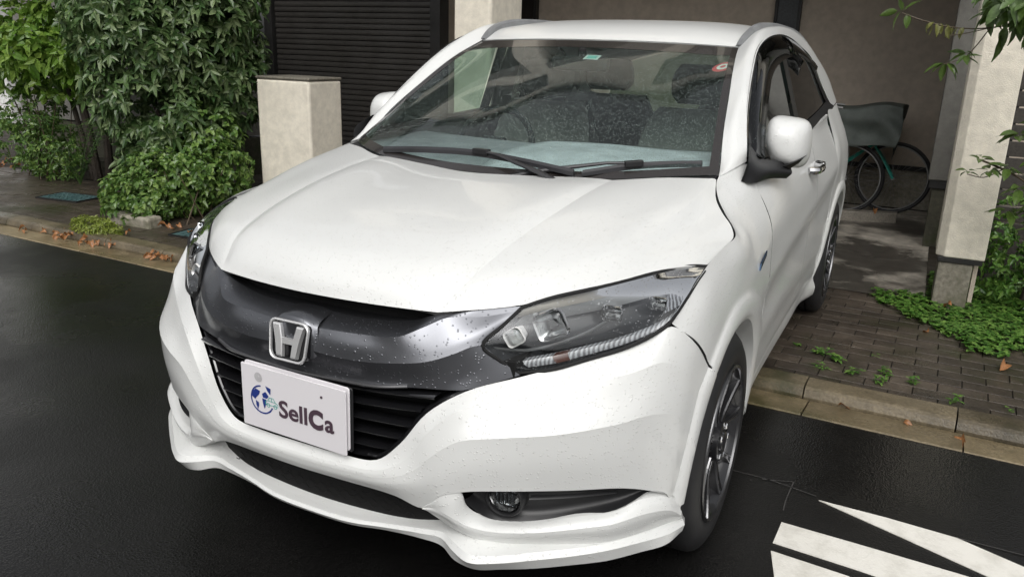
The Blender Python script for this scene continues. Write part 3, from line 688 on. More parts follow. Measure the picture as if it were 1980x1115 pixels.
def upper(rs, nv):
    mb.grid(surf(mirror_rows([r[:12] for r in rs]), 5, nv)); half(rs, 11, 16, nv)
upper([q0, [tuple(a*.5+b_*.5 for a, b_ in zip(p, q)) for p, q in zip(q0, q1)], q1], 4)
upper([q1, q1b, q2], 5); upper([q2, q3, q4], 5); mb.grid(U([r4, r5], 2))
bumper_extra(mb)
mg = MB(); mg.grid(surf(mirror_rows([[(p[0]*.985, p[1]+.055, p[2]+.012) for p in r00[:7]], [(p[0], p[1]-.020, p[2]-.0015) for p in r00[:7]]]), 5, 3)); mg.build('grille_surround', 'gloss_black', car)
# wheel-arch return of the bumper
bump_o = mb.build('bumper', 'white_paint', car, sharp=60, weld=False)

# ---- upper front trim (smoked gloss band from lamp to lamp, over the grille)
w_back = [(0,.135,.782),(.17,.145,.780),(.30,.155,.790),(.345,.152,.812),(.39,.165,.822),(.44,.195,.828),(.500,.235,.834)]
w0 = [(0,.078,.788),(.16,.089,.784),(.275,.112,.794),(.330,.113,.816),(.38,.138,.824),(.44,.180,.832),(.503,.222,.838)]
w1 = [(0,.012,.765),(.17,.029,.765),(.276,.047,.773),(.322,.083,.794),(.365,.118,.815),(.43,.165,.815),(.495,.212,.828)]
w2 = [(0,.006,.743),(.185,.018,.741),(.286,.043,.742),(.345,.067,.750),(.395,.096,.765),(.435,.133,.785),(.482,.190,.812)]
w3 = [(0,-.004,.712),(.18,.008,.706),(.28,.033,.712),(.345,.055,.722),(.400,.088,.742),(.432,.115,.757),(.452,.132,.759)]
w4 = [(0,.008,.672),(.17,.018,.668),(.27,.040,.668),(.34,.062,.676),(.40,.090,.692),(.45,.118,.706),(.487,.150,.724)]
w5 = [(0,.004,.642),(.13,.010,.640),(.235,.026,.643),(.31,.050,.652),(.375,.075,.652),(.428,.095,.656),(.530,.170,.688)]
w6 = [(0,.03,.640),(.13,.036,.638),(.235,.052,.640),(.31,.075,.648),(.375,.095,.648),(.425,.112,.650),(.525,.19,.684)]
mb = MB()
mb.grid(surf(mirror_rows([w_back, w0]), 5, 2)); mb.grid(surf(mirror_rows([w0, w1]), 5, 4))
mb.grid(surf(mirror_rows([w1, w2, w3]), 5, 4)); mb.grid(surf(mirror_rows([w3, w4, w5]), 5, 4)); mb.grid(surf(mirror_rows([w5, w6]), 5, 2))
mb.build('front_trim', 'gloss_smoke', car, sharp=24, weld=False)
mb = MB()
mb.grid(surf([[(-.058,.080,.786),(-.03,.078,.793),(.03,.078,.793),(.058,.080,.786)], [(-.066,.012,.767),(-.035,.002,.783),(.035,.002,.783),(.066,.012,.767)], [(-.070,.008,.745),(-.060,-.001,.752),(.060,-.001,.752),(.070,.008,.745)], [(-.072,.003,.700),(-.060,-.004,.690),(.060,-.004,.690),(.072,.003,.700)]], 4, 4))
mb.build('emblem_mount', 'gloss_smoke', car, sharp=30)
# dark slot between bonnet and trim
mb = MB(); mb.grid(surf(mirror_rows([[(0,.12,.85),(.17,.13,.845),(.33,.16,.835),(.50,.26,.845)], [(0,.13,.775),(.17,.14,.775),(.33,.17,.79),(.50,.25,.80)]]), 5, 2))
mb.build('bonnet_seal', 'void_black', car)
mb = MB(); mb.tube(crs([(-.30,.045,.655),(-.235,.021,.649),(-.12,.006,.647),(0,.000,.646),(.12,.006,.647),(.235,.021,.649),(.30,.045,.655)], 8), .005, 8)
mb.build('trim_bead', 'bead_metal', car)

# ---- grille recess and its slats
mb = MB(); back = [(0,.085,.66),(.14,.09,.66),(.27,.11,.665),(.36,.13,.665),(.43,.15,.66)]
back2 = [(0,.085,.44),(.12,.09,.44),(.20,.10,.45),(.26,.11,.48),(.35,.13,.58)]
mb.grid(surf(mirror_rows([back, back2]), 4, 3)); mb.build('grille', 'void_black', car)
def gx(z):                                         # half-width of the opening at height z
    for (za, xa), (zb, xb) in zip([(.455,.22),(.49,.272),(.534,.308),(.584,.341),(.628,.38),(.652,.425)], [(.49,.272),(.534,.308),(.584,.341),(.628,.38),(.652,.425),(.70,.5)]):
        if za <= z <= zb: return xa + (xb - xa) * (z - za) / (zb - za)
    return .2
for k, z in enumerate((.625, .589, .553, .517, .482)):
    w = gx(z) - .006; mb = MB()
    def line(dy, dz): return [Vector((x, .012 + .30 * abs(x) ** 2.1 + dy, z + dz + (.012 * (abs(x) / .4) ** 2 if k < 2 else 0))) for x in [w * (i / 12 - 1) for i in range(25)]]
    mb.grid([line(.05, .004), line(.004, .008), line(-.002, .005), line(0, -.001), line(.05, -.012)])
    mb.build('grille_slat', 'gloss_black', car, sharp=60)
# inner frame of the grille
for s in (1, -1):
    mb = MB()
    pts = [(.20,.018,.459),(.231,.018,.463),(.288,.029,.514),(.347,.053,.599),(.420,.097,.648)]
    mb.tube([(s*x, y + .006, z + .003) for x, y, z in crs(pts, 6)], .006, 8); mb.build('grille_frame', 'gloss_black', car)

# ---- maker's emblem on the trim: rounded ring round a letter H
em = empty('emblem', (0, -.012, .7275)); em.parent = car; em.rotation_euler = (R(-10), 0, 0)
def rrect(w, h, r, n=6, taper=0.0):
    out = []
    for cx, cz, a0 in ((w-r, h-r, 0), (-w+r, h-r, 90), (-w+r, -h+r, 180), (w-r, -h+r, 270)):
        for i in range(n + 1):
            a = R(a0 + 90 * i / n); x, z = cx + r*math.cos(a), cz + r*math.sin(a)
            out.append((x * (1 - taper * (h - z) / (2*h)), z))
    return out
mb = MB(); ring = [Vector((x, 0, z)) for x, z in rrect(.060, .048, .020, 6, .14)]
rows = []
for k in range(8):
    a = 2*math.pi*k/8; rows.append([Vector((p.x*(1 + .055*math.cos(a)), -.006 + .005*math.sin(a), p.z*(1 + .07*math.cos(a)))) for p in ring])
rows.append(rows[0]); mb.grid(rows, True); mb.build('ring', 'emblem_chrome', em)
mb = MB(); o_ = [Vector((p.x*.98, .001, p.z*.98)) for p in ring]; mb.fan(o_); mb.grid([[Vector((p.x*1.05, .016, p.z*1.05)) for p in ring], o_], True)
mb.build('backing', 'gloss_black', em)
mb = MB()
for s in (1, -1):
    out = [(.047*s, .040), (.026*s, .040), (.0165*s, .004), (.013*s, -.040), (.029*s, -.040), (.036*s, 0)]
    f = [Vector((x, -.010, z)) for x, z in out]; bk = [Vector((x*1.02, .0, z*1.02)) for x, z in out]
    mid = [Vector((x*.92 + s*.003, -.0125, z*.9)) for x, z in out]
    mb.grid([bk, f], True); mb.grid([f, mid], True); mb.fan(mid)
f = [(-.019, .007), (.019, .007), (.0165, -.007), (-.0165, -.007)]
mb.grid([[Vector((x, 0, z)) for x, z in f], [Vector((x, -.011, z)) for x, z in f]], True); mb.fan([Vector((x, -.011, z)) for x, z in f])
o = mb.build('letter', 'emblem_chrome', em, sharp=20); recalc(o)

# ---- number plate holder, plate behind, and the dealer board in front
pl = empty('number_plate', (0, -.012, .553)); pl.parent = car
def plate(name, w, h, th, loc, rot, mat, parent, r=.008):
    ring = rrect(w/2, h/2, r, 4); mb = MB()
    fr = [Vector((x*.992, -th, z*.985)) for x, z in ring]; ed = [Vector((x, -th*.6, z)) for x, z in ring]; bk = [Vector((x, 0, z)) for x, z in ring]
    mb.grid([bk, ed, fr], True); mb.fan(fr); mb.fan(bk, flip=True)
    o = mb.build(name, mat, parent, loc=loc, rot=rot, smooth=False); recalc(o); return o
plate('plate_sheet', .330, .165, .003, (.006, .0045, .009), (0, R(1.0), 0), 'plate_white', pl)
plate('plate_bracket', .338, .168, .003, (.007, .0105, .006), (0, R(1.0), 0), 'black_plastic', pl)
bd = plate('dealer_board', .334, .170, .003, (0, -.002, 0), (R(0), R(0.8), R(-0.6)), 'plate_white', pl, .004)
for (x, z, r_) in ((-.108, .057, .0125),):
    mb = MB(); mb.fan([Vector((x + r_*math.cos(2*math.pi*i/20), -.0045, z + r_*math.sin(2*math.pi*i/20))) for i in range(20)])
    for zz in (0,): mb.tube([Vector((x, -.003, z)), Vector((x, -.0055, z))], .0045, 10)
    mb.build('plate_bolt', 'print_grey', bd)
MB().tube([Vector((.094, -.003, .052)), Vector((.094, -.0046, .052))], .0035, 10).build('rivet', 'print_dark', bd)
def text(body, size, loc, mat, parent, name='lettering', off=.0, ext=.0006, sx=1.0, align='LEFT', rot=(R(90), 0, 0), shear=0.0, spacing=1.0):
    cu = bpy.data.curves.new(name, 'FONT'); cu.body = body; cu.size = size; cu.offset = off; cu.extrude = ext; cu.align_x = align
    cu.space_character = spacing; cu.resolution_u = 4
    o = bpy.data.objects.new(name, cu); COL.objects.link(o)
    dg = bpy.context.evaluated_depsgraph_get(); me = bpy.data.meshes.new_from_object(o.evaluated_get(dg))
    bpy.data.objects.remove(o); 
    me.materials.clear(); me.materials.append(MATS[mat])
    for v in me.vertices: v.co.x *= sx
    return link(name, me, parent, loc, rot)
text('Sell', .064, (-.044, -.0045, -.033), 'print_dark', bd, off=.0012, spacing=1.0, sx=1.08)
text('C', .066, (.053, -.0045, -.034), 'print_dark', bd, off=.0034, sx=.95)
text('a', .064, (.103, -.0045, -.034), 'print_dark', bd, off=.0014, sx=1.02)
# globe with an arrow and a small car outline, printed flat
mb = MB()
def arc(cx, cz, r0_, r1_, a0, a1, n=28, y=-.0042):
    mb.grid([[Vector((cx + r0_*math.cos(R(a0+(a1-a0)*i/n)), y, cz + r0_*math.sin(R(a0+(a1-a0)*i/n)))) for i in range(n+1)],
             [Vector((cx + r1_*math.cos(R(a0+(a1-a0)*i/n)), y, cz + r1_*math.sin(R(a0+(a1-a0)*i/n)))) for i in range(n+1)]])
def flat(pts, y=-.0042): mb.fan([Vector((x, y, z)) for x, z in pts])
gx0, gz0 = -.098, -.002
arc(gx0, gz0, .0345, .0385, 95, 335)
flat([(gx0-.033, gz0+.016), (gx0-.020, gz0+.026), (gx0-.006, gz0+.022), (gx0-.010, gz0+.012), (gx0-.018, gz0+.004), (gx0-.024, gz0-.004), (gx0-.034, gz0+.003)])
flat([(gx0-.022, gz0-.006), (gx0-.012, gz0-.010), (gx0-.012, gz0-.020), (gx0-.016, gz0-.030), (gx0-.021, gz0-.018)])
flat([(gx0+.000, gz0+.016), (gx0+.012, gz0+.024), (gx0+.022, gz0+.014), (gx0+.016, gz0+.006), (gx0+.004, gz0+.006)])
flat([(gx0+.000, gz0+.004), (gx0+.014, gz0+.003), (gx0+.012, gz0-.010), (gx0+.007, gz0-.024), (gx0+.002, gz0-.010)])
flat([(gx0+.012, gz0+.040), (gx0+.030, gz0+.036), (gx0+.028, gz0+.019), (gx0+.020, gz0+.026)])
mb.build('globe_print', 'print_navy', bd, smooth=False, weld=False)
mb = MB()
cx, cz = gx0 + .031, gz0 - .001
def stroke(pts, w=.0017, closed=False, y=-.0044):
    P = [Vector((x, y, z)) for x, z in pts]; L_, R_ = [], []
    if closed: P.append(P[0])
    for i, p in enumerate(P):
        d = (P[min(i+1, len(P)-1)] - P[max(i-1, 0)]); d.normalize(); n = Vector((-d.z, 0, d.x)) * w / 2
        L_.append(p + n); R_.append(p - n)
    mb.grid([L_, R_])
stroke([(cx-.020, cz-.008), (cx-.020, cz), (cx-.012, cz+.003), (cx-.006, cz+.012), (cx+.006, cz+.012), (cx+.013, cz+.002), (cx+.021, cz-.002), (cx+.021, cz-.008), (cx-.020, cz-.008)])
stroke([(cx-.012, cz+.003), (cx+.013, cz+.002)]); stroke([(cx, cz+.012), (cx+.001, cz+.003)])
for q in (-.011, .012): stroke([(cx+q+.005*math.cos(2*math.pi*i/14), cz-.009+.005*math.sin(2*math.pi*i/14)) for i in range(15)])
mb.build('car_print', 'print_green', bd, smooth=False, weld=False)

# ---- lower grille, splitter lip
mb = MB(); mb.grid(surf(mirror_rows([[(0,.03,.40),(.13,.035,.40),(.27,.05,.395),(.36,.075,.36)], [(0,.075,.24),(.13,.08,.24),(.27,.095,.25),(.37,.11,.29)]]), 4, 2))
mb.build('lower_grille', 'void_black', car)
mb = MB()
for iz in range(5):
    z = .296 + iz * .0165; w = .30 - .02 * iz; N_ = 60
    pts = [Vector((w*(k/N_*2-1), .052 + .30*abs(w*(k/N_*2-1))**2.2, z + (.0045 if (k//2 + iz) % 2 else -.0045))) for k in range(N_ + 1)]
    mb.tube(pts, .0016, 4)
mb.build('mesh_insert', 'void_black', car)
P0 = [(0,.055,.258),(.13,.058,.259),(.226,.075,.264),(.32,.090,.272),(.38,.10,.282),(.43,.092,.290),(.478,.085,.284),(.54,.122,.272),(.60,.158,.270),(.68,.205,.270),(.748,.255,.272),(.80,.320,.272),(.845,.420,.258),(.864,.49,.243)]
P1 = [(0,.028,.255),(.13,.034,.256),(.226,.053,.261),(.32,.066,.270),(.38,.072,.276),(.43,.050,.274),(.478,.036,.268),(.54,.067,.267),(.60,.113,.268),(.68,.177,.268),(.745,.235,.27),(.79,.292,.268),(.850,.40,.256),(.874,.472,.246)]
P2 = [(0,.022,.247),(.13,.028,.248),(.226,.047,.253),(.32,.060,.260),(.38,.064,.264),(.43,.040,.258),(.478,.026,.252),(.54,.056,.252),(.60,.100,.253),(.68,.163,.254),(.748,.222,.257),(.795,.28,.256),(.857,.388,.244),(.880,.468,.234)]
P3 = [(0,.030,.236),(.13,.036,.236),(.226,.055,.240),(.32,.066,.242),(.38,.068,.240),(.43,.048,.228),(.484,.052,.219),(.54,.083,.219),(.60,.120,.219),(.68,.180,.220),(.75,.240,.220),(.81,.316,.219),(.855,.38,.217),(.875,.47,.214)]
P4 = [(p[0]*.985, p[1] + .07, p[2] + .006) for p in P3]
Pb = [(p[0]*.99, p[1] + .03, p[2] + .012) for p in P0]
mb = MB()
for a, b_, k in ((Pb, P0, 2), (P0, P1, 3), (P1, P2, 2), (P2, P3, 3), (P3, P4, 2)): mb.grid(surf(mirror_rows([a, b_]), 5, k))
for s in (1, -1): mb.fan([Vector((s*p[-1][0], p[-1][1], p[-1][2])) for p in (Pb, P0, P1, P2, P3, P4)], flip=s < 0)
mb.build('splitter_lip', 'white_paint', car, sharp=22)

# ---- fog lamp pockets
for s in (1, -1):
    fx = lambda L: [Vector((s*p[0], p[1], p[2])) for p in L]
    fi = empty('fog_lamp', (0, 0, 0)); fi.parent = car
    top = [(.438,.060,.412),(.48,.080,.426),(.566,.118,.424),(.666,.190,.418),(.767,.288,.402),(.812,.345,.388)]
    topb = [(.442,.10,.405),(.485,.125,.408),(.570,.150,.405),(.660,.215,.400),(.755,.300,.392),(.805,.35,.384)]
    botb = [(.445,.11,.385),(.480,.13,.355),(.565,.165,.345),(.655,.220,.350),(.750,.300,.362),(.803,.35,.378)]
    bot = [(.440,.064,.385),(.490,.108,.329),(.590,.155,.324),(.671,.207,.335),(.755,.268,.349),(.811,.345,.378)]
    mb = MB(); mb.grid(surf([fx(top), fx(topb), fx(botb), fx(bot)], 5, 4), flip=s < 0); mb.build('pocket', 'black_plastic', fi, sharp=50)
    mb = MB(); mb.grid(surf([fx([(.585,.140,.405),(.66,.195,.402),(.75,.285,.392)]), fx([(.585,.128,.398),(.66,.184,.396),(.75,.276,.388)]), fx([(.585,.145,.390),(.66,.200,.389),(.75,.290,.383)])], 6, 3), flip=s < 0)
    mb.build('pocket_blade', 'black_plastic', fi)
    # round lamp: bowl, lens, bezel
    ax = Vector((.12*s, -1, -.05)).normalized(); c = Vector((s*.523, .128, .388))
    q = ax.to_track_quat('X', 'Z').to_matrix().to_4x4(); M = Matrix.Translation(c) @ q
    MB().revolve([(.052,-.02),(.050,.008),(.046,.014),(.0415,.012),(.040,.004)], M, 32).build('bezel', 'black_plastic', fi)
    MB().revolve([(.040,.004),(.034,-.016),(.018,-.026),(.0005,-.028)], M, 28).build('reflector', 'lamp_reflector', fi)
    mb = MB(); mb.revolve([(.0405,.006),(.034,.012),(.020,.0165),(.0005,.018)], M, 28); mb.build('lens', 'lamp_lens', fi)
    mb = MB()
    for k in range(5): mb.box((.001, -.022+.010*k, -.02), (.004, -.017+.010*k, .02), M)
    mb.build('lens_rib', 'clear_lens', fi, smooth=False)

# ---- headlamps
HT = [(.508,.216,.838),(.557,.270,.855),(.634,.357,.870),(.698,.455,.881),(.762,.575,.888),(.800,.622,.890),(.829,.645,.888)]
HB = [(.521,.178,.688),(.590,.205,.702),(.662,.268,.723),(.730,.332,.744),(.775,.380,.768),(.804,.412,.792),(.815,.45,.815)]
HB2 = [(.815,.45,.815),(.826,.50,.845),(.832,.57,.870),(.829,.645,.888)]
def lamp_rows(inset=0.0, dx=0.0):
    rows = []
    mid = [(.452,.128,.759),(.535,.185,.782),(.640,.275,.800),(.722,.360,.818),(.785,.455,.838),(.818,.50,.850),(.828,.565,.868)]
    q1 = [(.482,.168,.801),(.546,.222,.820),(.640,.308,.838),(.714,.400,.853),(.778,.500,.866),(.812,.555,.874),(.831,.605,.880)]
    q3 = [(.486,.150,.722),(.560,.188,.742),(.655,.266,.762),(.730,.340,.781),(.782,.412,.802),(.812,.450,.822),(.823,.50,.842)]
    for L in (HT, q1, mid, q3, HB):
        rows.append([Vector((p[0], p[1], p[2])) for p in L])
    return rows
for s in (1, -1):
    hl = empty('headlamp', (0, 0, 0)); hl.parent = car
    rows = [[Vector((s*p.x, p.y, p.z)) for p in r] for r in lamp_rows()]
    D = surf(rows, 6, 5)
    mb = MB(); mb.grid(D, flip=s < 0); mb.build('lens_cover', 'lamp_lens', hl, sharp=60)
    # dark rubber rim round the cover
    edge = [r[0] for r in D]; 
    loop = D[0] + [r[-1] for r in D][1:] + list(reversed(D[-1]))[1:] + list(reversed([r[0] for r in D]))[1:-1]
    MB().tube(loop + [loop[0]], .0045, 6).build('rim_seal', 'matt_black', hl)
    # housing bowl behind the lens
    cen = Vector((s*.655, .40, .80)); n = len(D[0])
    def back(f, dy): return [[Vector((cen.x + (p.x-cen.x)*f, cen.y + (p.y-cen.y)*f + dy, cen.z + (p.z-cen.z)*f)) for p in r] for r in D]
    Bk = back(.86, .085)
    mb = MB(); mb.grid(Bk, flip=s < 0)
    lp2 = [loop, [Vector((cen.x + (p.x-cen.x)*.97, cen.y + (p.y-cen.y)*.97 + .012, cen.z + (p.z-cen.z)*.97)) for p in loop], [Vector((cen.x + (p.x-cen.x)*.86, cen.y + (p.y-cen.y)*.86 + .085, cen.z + (p.z-cen.z)*.86)) for p in loop]]
    mb.grid(lp2, True); mb.build('housing', 'lamp_housing', hl, sharp=60)
    lam = lambda u, v, d: (lambda a: Vector((a.x, a.y + d, a.z)))(D[int(round(v*(len(D)-1)))][int(round(u*(n-1)))])
    # light guide strip along the lower edge, sweeping up the outer side
    def strip(name, us, v0, v1, d0, d1, mat, dd=.010):
        A = [lam(u, v0(u), d0) for u in us]; B_ = [lam(u, v1(u), d1) for u in us]
        A = crs(A[::2] if len(A) > 8 else A, 4); B_ = crs(B_[::2] if len(B_) > 8 else B_, 4)
        back_ = [p + Vector((0, .02, 0)) for p in B_]; backa = [p + Vector((0, .02, .002)) for p in A]
        mb = MB(); mb.grid([backa, A, [a.lerp(b_, .5) + Vector((0, -.004, 0)) for a, b_ in zip(A, B_)], B_, back_]); o = mb.build(name, mat, hl, sharp=50); return o
    us = [i/16 for i in range(1, 17)]
    strip('drl_strip', us, lambda u: .86 - .16*max(0, (u-.60)/.40)**1.2, lambda u: .95 - .08*max(0, (u-.70)/.30), .022, .016, 'lamp_strip')
    strip('outer_flutes', [.66, .72, .78, .84, .89, .93], lambda u: .16, lambda u: .72, .012, .010, 'lamp_flute')
    strip('brow_bezel', [i/14 for i in range(0, 15)], lambda u: .03, lambda u: .20 + .04*u, .012, .022, 'lamp_brow'); strip('upper_bezel', [i/20 for i in range(1, 14)], lambda u: .20, lambda u: .42, .026, .056, 'lamp_bezel')
    o = strip('turn_lens', [.20, .23, .26], lambda u: .87, lambda u: .94, .019, .014, 'amber_lens')
    # main projector pod and two small square optics
    def pod(u, v, w, h, depth, mat, name, tilt=0.0):
        c = lam(u, v, depth); ring = rrect(w, h, min(w, h)*.5, 5)
        fw = Vector((.10*s, -1, .0)).normalized(); q = Matrix.Translation(c) @ fw.to_track_quat('-Y', 'Z').to_matrix().to_4x4() @ Matrix.Rotation(tilt*s, 4, 'Y')
        prof = [(1.18, -.008), (1.12, -.014), (1.0, -.010), (.94, .012), (.80, .028)]
        rows = [[q @ Vector((x*k, y, z*k)) for x, z in ring] for k, y in prof]
        mb = MB(); mb.grid(rows, True); mb.fan(rows[-1]); o = mb.build(name, mat, hl, sharp=40); 
        rows = [[q @ Vector((x*k, y, z*k)) for x, z in ring] for k, y in ((.96, -.004), (.75, -.012), (.4, -.016))]
        mb = MB(); mb.grid(rows, True); mb.fan(rows[-1]); mb.build('optic_lens', 'clear_lens', hl, sharp=60)
        return o
    pod(.235, .43, .036, .030, .034, 'lamp_reflector', 'projector_pod', R(-25))
    pod(.115, .50, .021, .018, .022, 'lamp_white', 'inner_optic', R(-35))
    pod(.43, .44, .022, .016, .034, 'lamp_reflector', 'square_optic')
    pod(.60, .50, .020, .014, .024, 'lamp_reflector', 'square_optic')
    # slim spear along the lower inner edge
    mb = MB(); A = [lam(.0, .56, .02), lam(.10, .70, .03), lam(.30, .66, .045), lam(.42, .5, .055)]
    B_ = [p + Vector((0, .012, -.012)) for p in A]; mb.grid(surf([A, [a.lerp(b_, .5) + Vector((0, -.004, 0)) for a, b_ in zip(A, B_)], B_], 5, 2)); mb.build('inner_spear', 'lamp_bezel', hl)

# ---- front wings with wheel-arch flare
WC = (.852, .315)
inner_a = [(130,.372),(112,.366),(98,.362),(84,.363),(72,.366),(62,.367),(52,.367),(42,.366),(32,.366),(22,.366),(12,.366),(0,.366),(-12,.366)]
outer_a = [(130,.437),(115,.432),(100,.438),(86,.440),(73,.447),(62,.458),(52,.474),(43,.500),(34,.528),(25,.540),(15,.540),(3,.52),(-10,.50)]
bound = [(.8095,.424,.792),(.824,.503,.847),(.834,.645,.896),(.841,.800,.914),(.8425,.907,.927),(.788,.978,.973),(.757,1.026,1.000),(.722,1.148,1.045),(.770,1.337,1.072),(0,1.340,.95),(0,1.336,.75),(0,1.340,.50),(0,1.345,.24)]
bound = [b_ if b_[0] else (SX(b_[1], b_[2]), b_[1], b_[2]) for b_ in bound]
def wing_rows():
    a_in = []; a_out = []; n = len(inner_a)
    for k in range(n):
        t0, r0_ = inner_a[k]; t1, r1_ = outer_a[k]
        yi, zi = WC[0] + r0_*math.cos(R(t0)), WC[1] + r0_*math.sin(R(t0)); yo, zo = WC[0] + r1_*math.cos(R(t1)), WC[1] + r1_*math.sin(R(t1))
        a_in.append((yi, zi)); a_out.append((min(yo, 1.335), zo))
    rows = [[], [], [], [], [], [], [], []]
    E0 = [b_[0] - SX(b_[1], b_[2]) for b_ in bound]; EE = E0
    for _ in range(3): EE = [(EE[max(0, i-1)] + EE[i] + EE[min(len(E0)-1, i+1)])/3 for i in range(len(E0))]
    for k in range(n):
        (yi, zi), (yo, zo) = a_in[k], a_out[k]; B_ = Vector(bound[k])
        xi = SX(yi, max(.2, zi)); xo = SX(yo, max(.2, zo))
        rows[0].append(Vector((xi - .05, yi, zi))); rows[1].append(Vector((xi + .006, yi, zi)))
        ym, zm = yi*.8+yo*.2, zi*.8+zo*.2; rows[2].append(Vector((SX(ym, zm) + .012, ym, zm)))
        ym, zm = yi*.25+yo*.75, zi*.25+zo*.75; rows[3].append(Vector((SX(ym, zm) + .009, ym, zm)))
        rows[4].append(Vector((xo + .001, yo, zo)))
        for q, t in ((5, .35), (6, .72)):
            y_, z_ = yo*(1-t) + B_.y*t, zo*(1-t) + B_.z*t
            rows[q].append(Vector((SX(y_, z_) + EE[k]*t*t, y_, z_)))
        rows[7].append(B_)
    return rows
for s in (1, -1):
    mb = MB(); Rr = wing_rows()
    D1 = surf(Rr[0:2], 5, 2); D2 = surf(Rr[1:5], 5, 3); D3 = surf(Rr[4:], 5, 5)
    for r in D3:
        for p in r:
            p.y = min(p.y, 1.346)
            w = min(1, max(0, (p.y-1.05)/.25)) * min(1, max(0, (1.04-p.z)/.10))
            if p.z < 1.04: p.x = p.x*(1-w) + SX(p.y, max(.2, p.z))*w
    for D in (D1, D2, D3): mb.grid(D)
    mb.build('front_wing', 'white_paint', car, mir=s < 0, sharp=26)

# badge on each wing
for s in (1, -1):
    mb = MB(); c = Vector((SX(1.168, .798) + .002, 1.168, .798)); d = Vector((0, .048, .017)); up = Vector((0, -.006, .012))
    ring = [c - d - up*.6, c + d*.8 - up*.7, c + d + up*.4, c - d*.7 + up*.7]; fr = [p + Vector((.004, 0, 0)) for p in ring]
    mb.grid([ring, fr], True); mb.fan(fr); o = mb.build('wing_badge', 'badge_blue', car, mir=s < 0, smooth=False)

for s in (1, -1):
    seam([Vector((SX(1.3485, z) - .0042, 1.3485, z)) for z in [.26 + .02*i for i in range(41)]], .0036, s < 0)
    seam([Vector((SX(2.360, z) - .0040, 2.360 + .004*(z-.3), z)) for z in [.30 + .02*i for i in range(40)]], .0032, s < 0)
    seam([Vector((SX(3.035, z) - .0040, 3.032, z)) for z in [.30 + .02*i for i in range(38)]], .0034, s < 0)
    seam([Vector(p) + Vector((-.0015, .001, -.001)) for p in crs([(.806,.418,.789),(.853,.478,.742),(.872,.53,.69),(.8775,.563,.652),(.890,.585,.628)], 5)], .0034, s < 0)

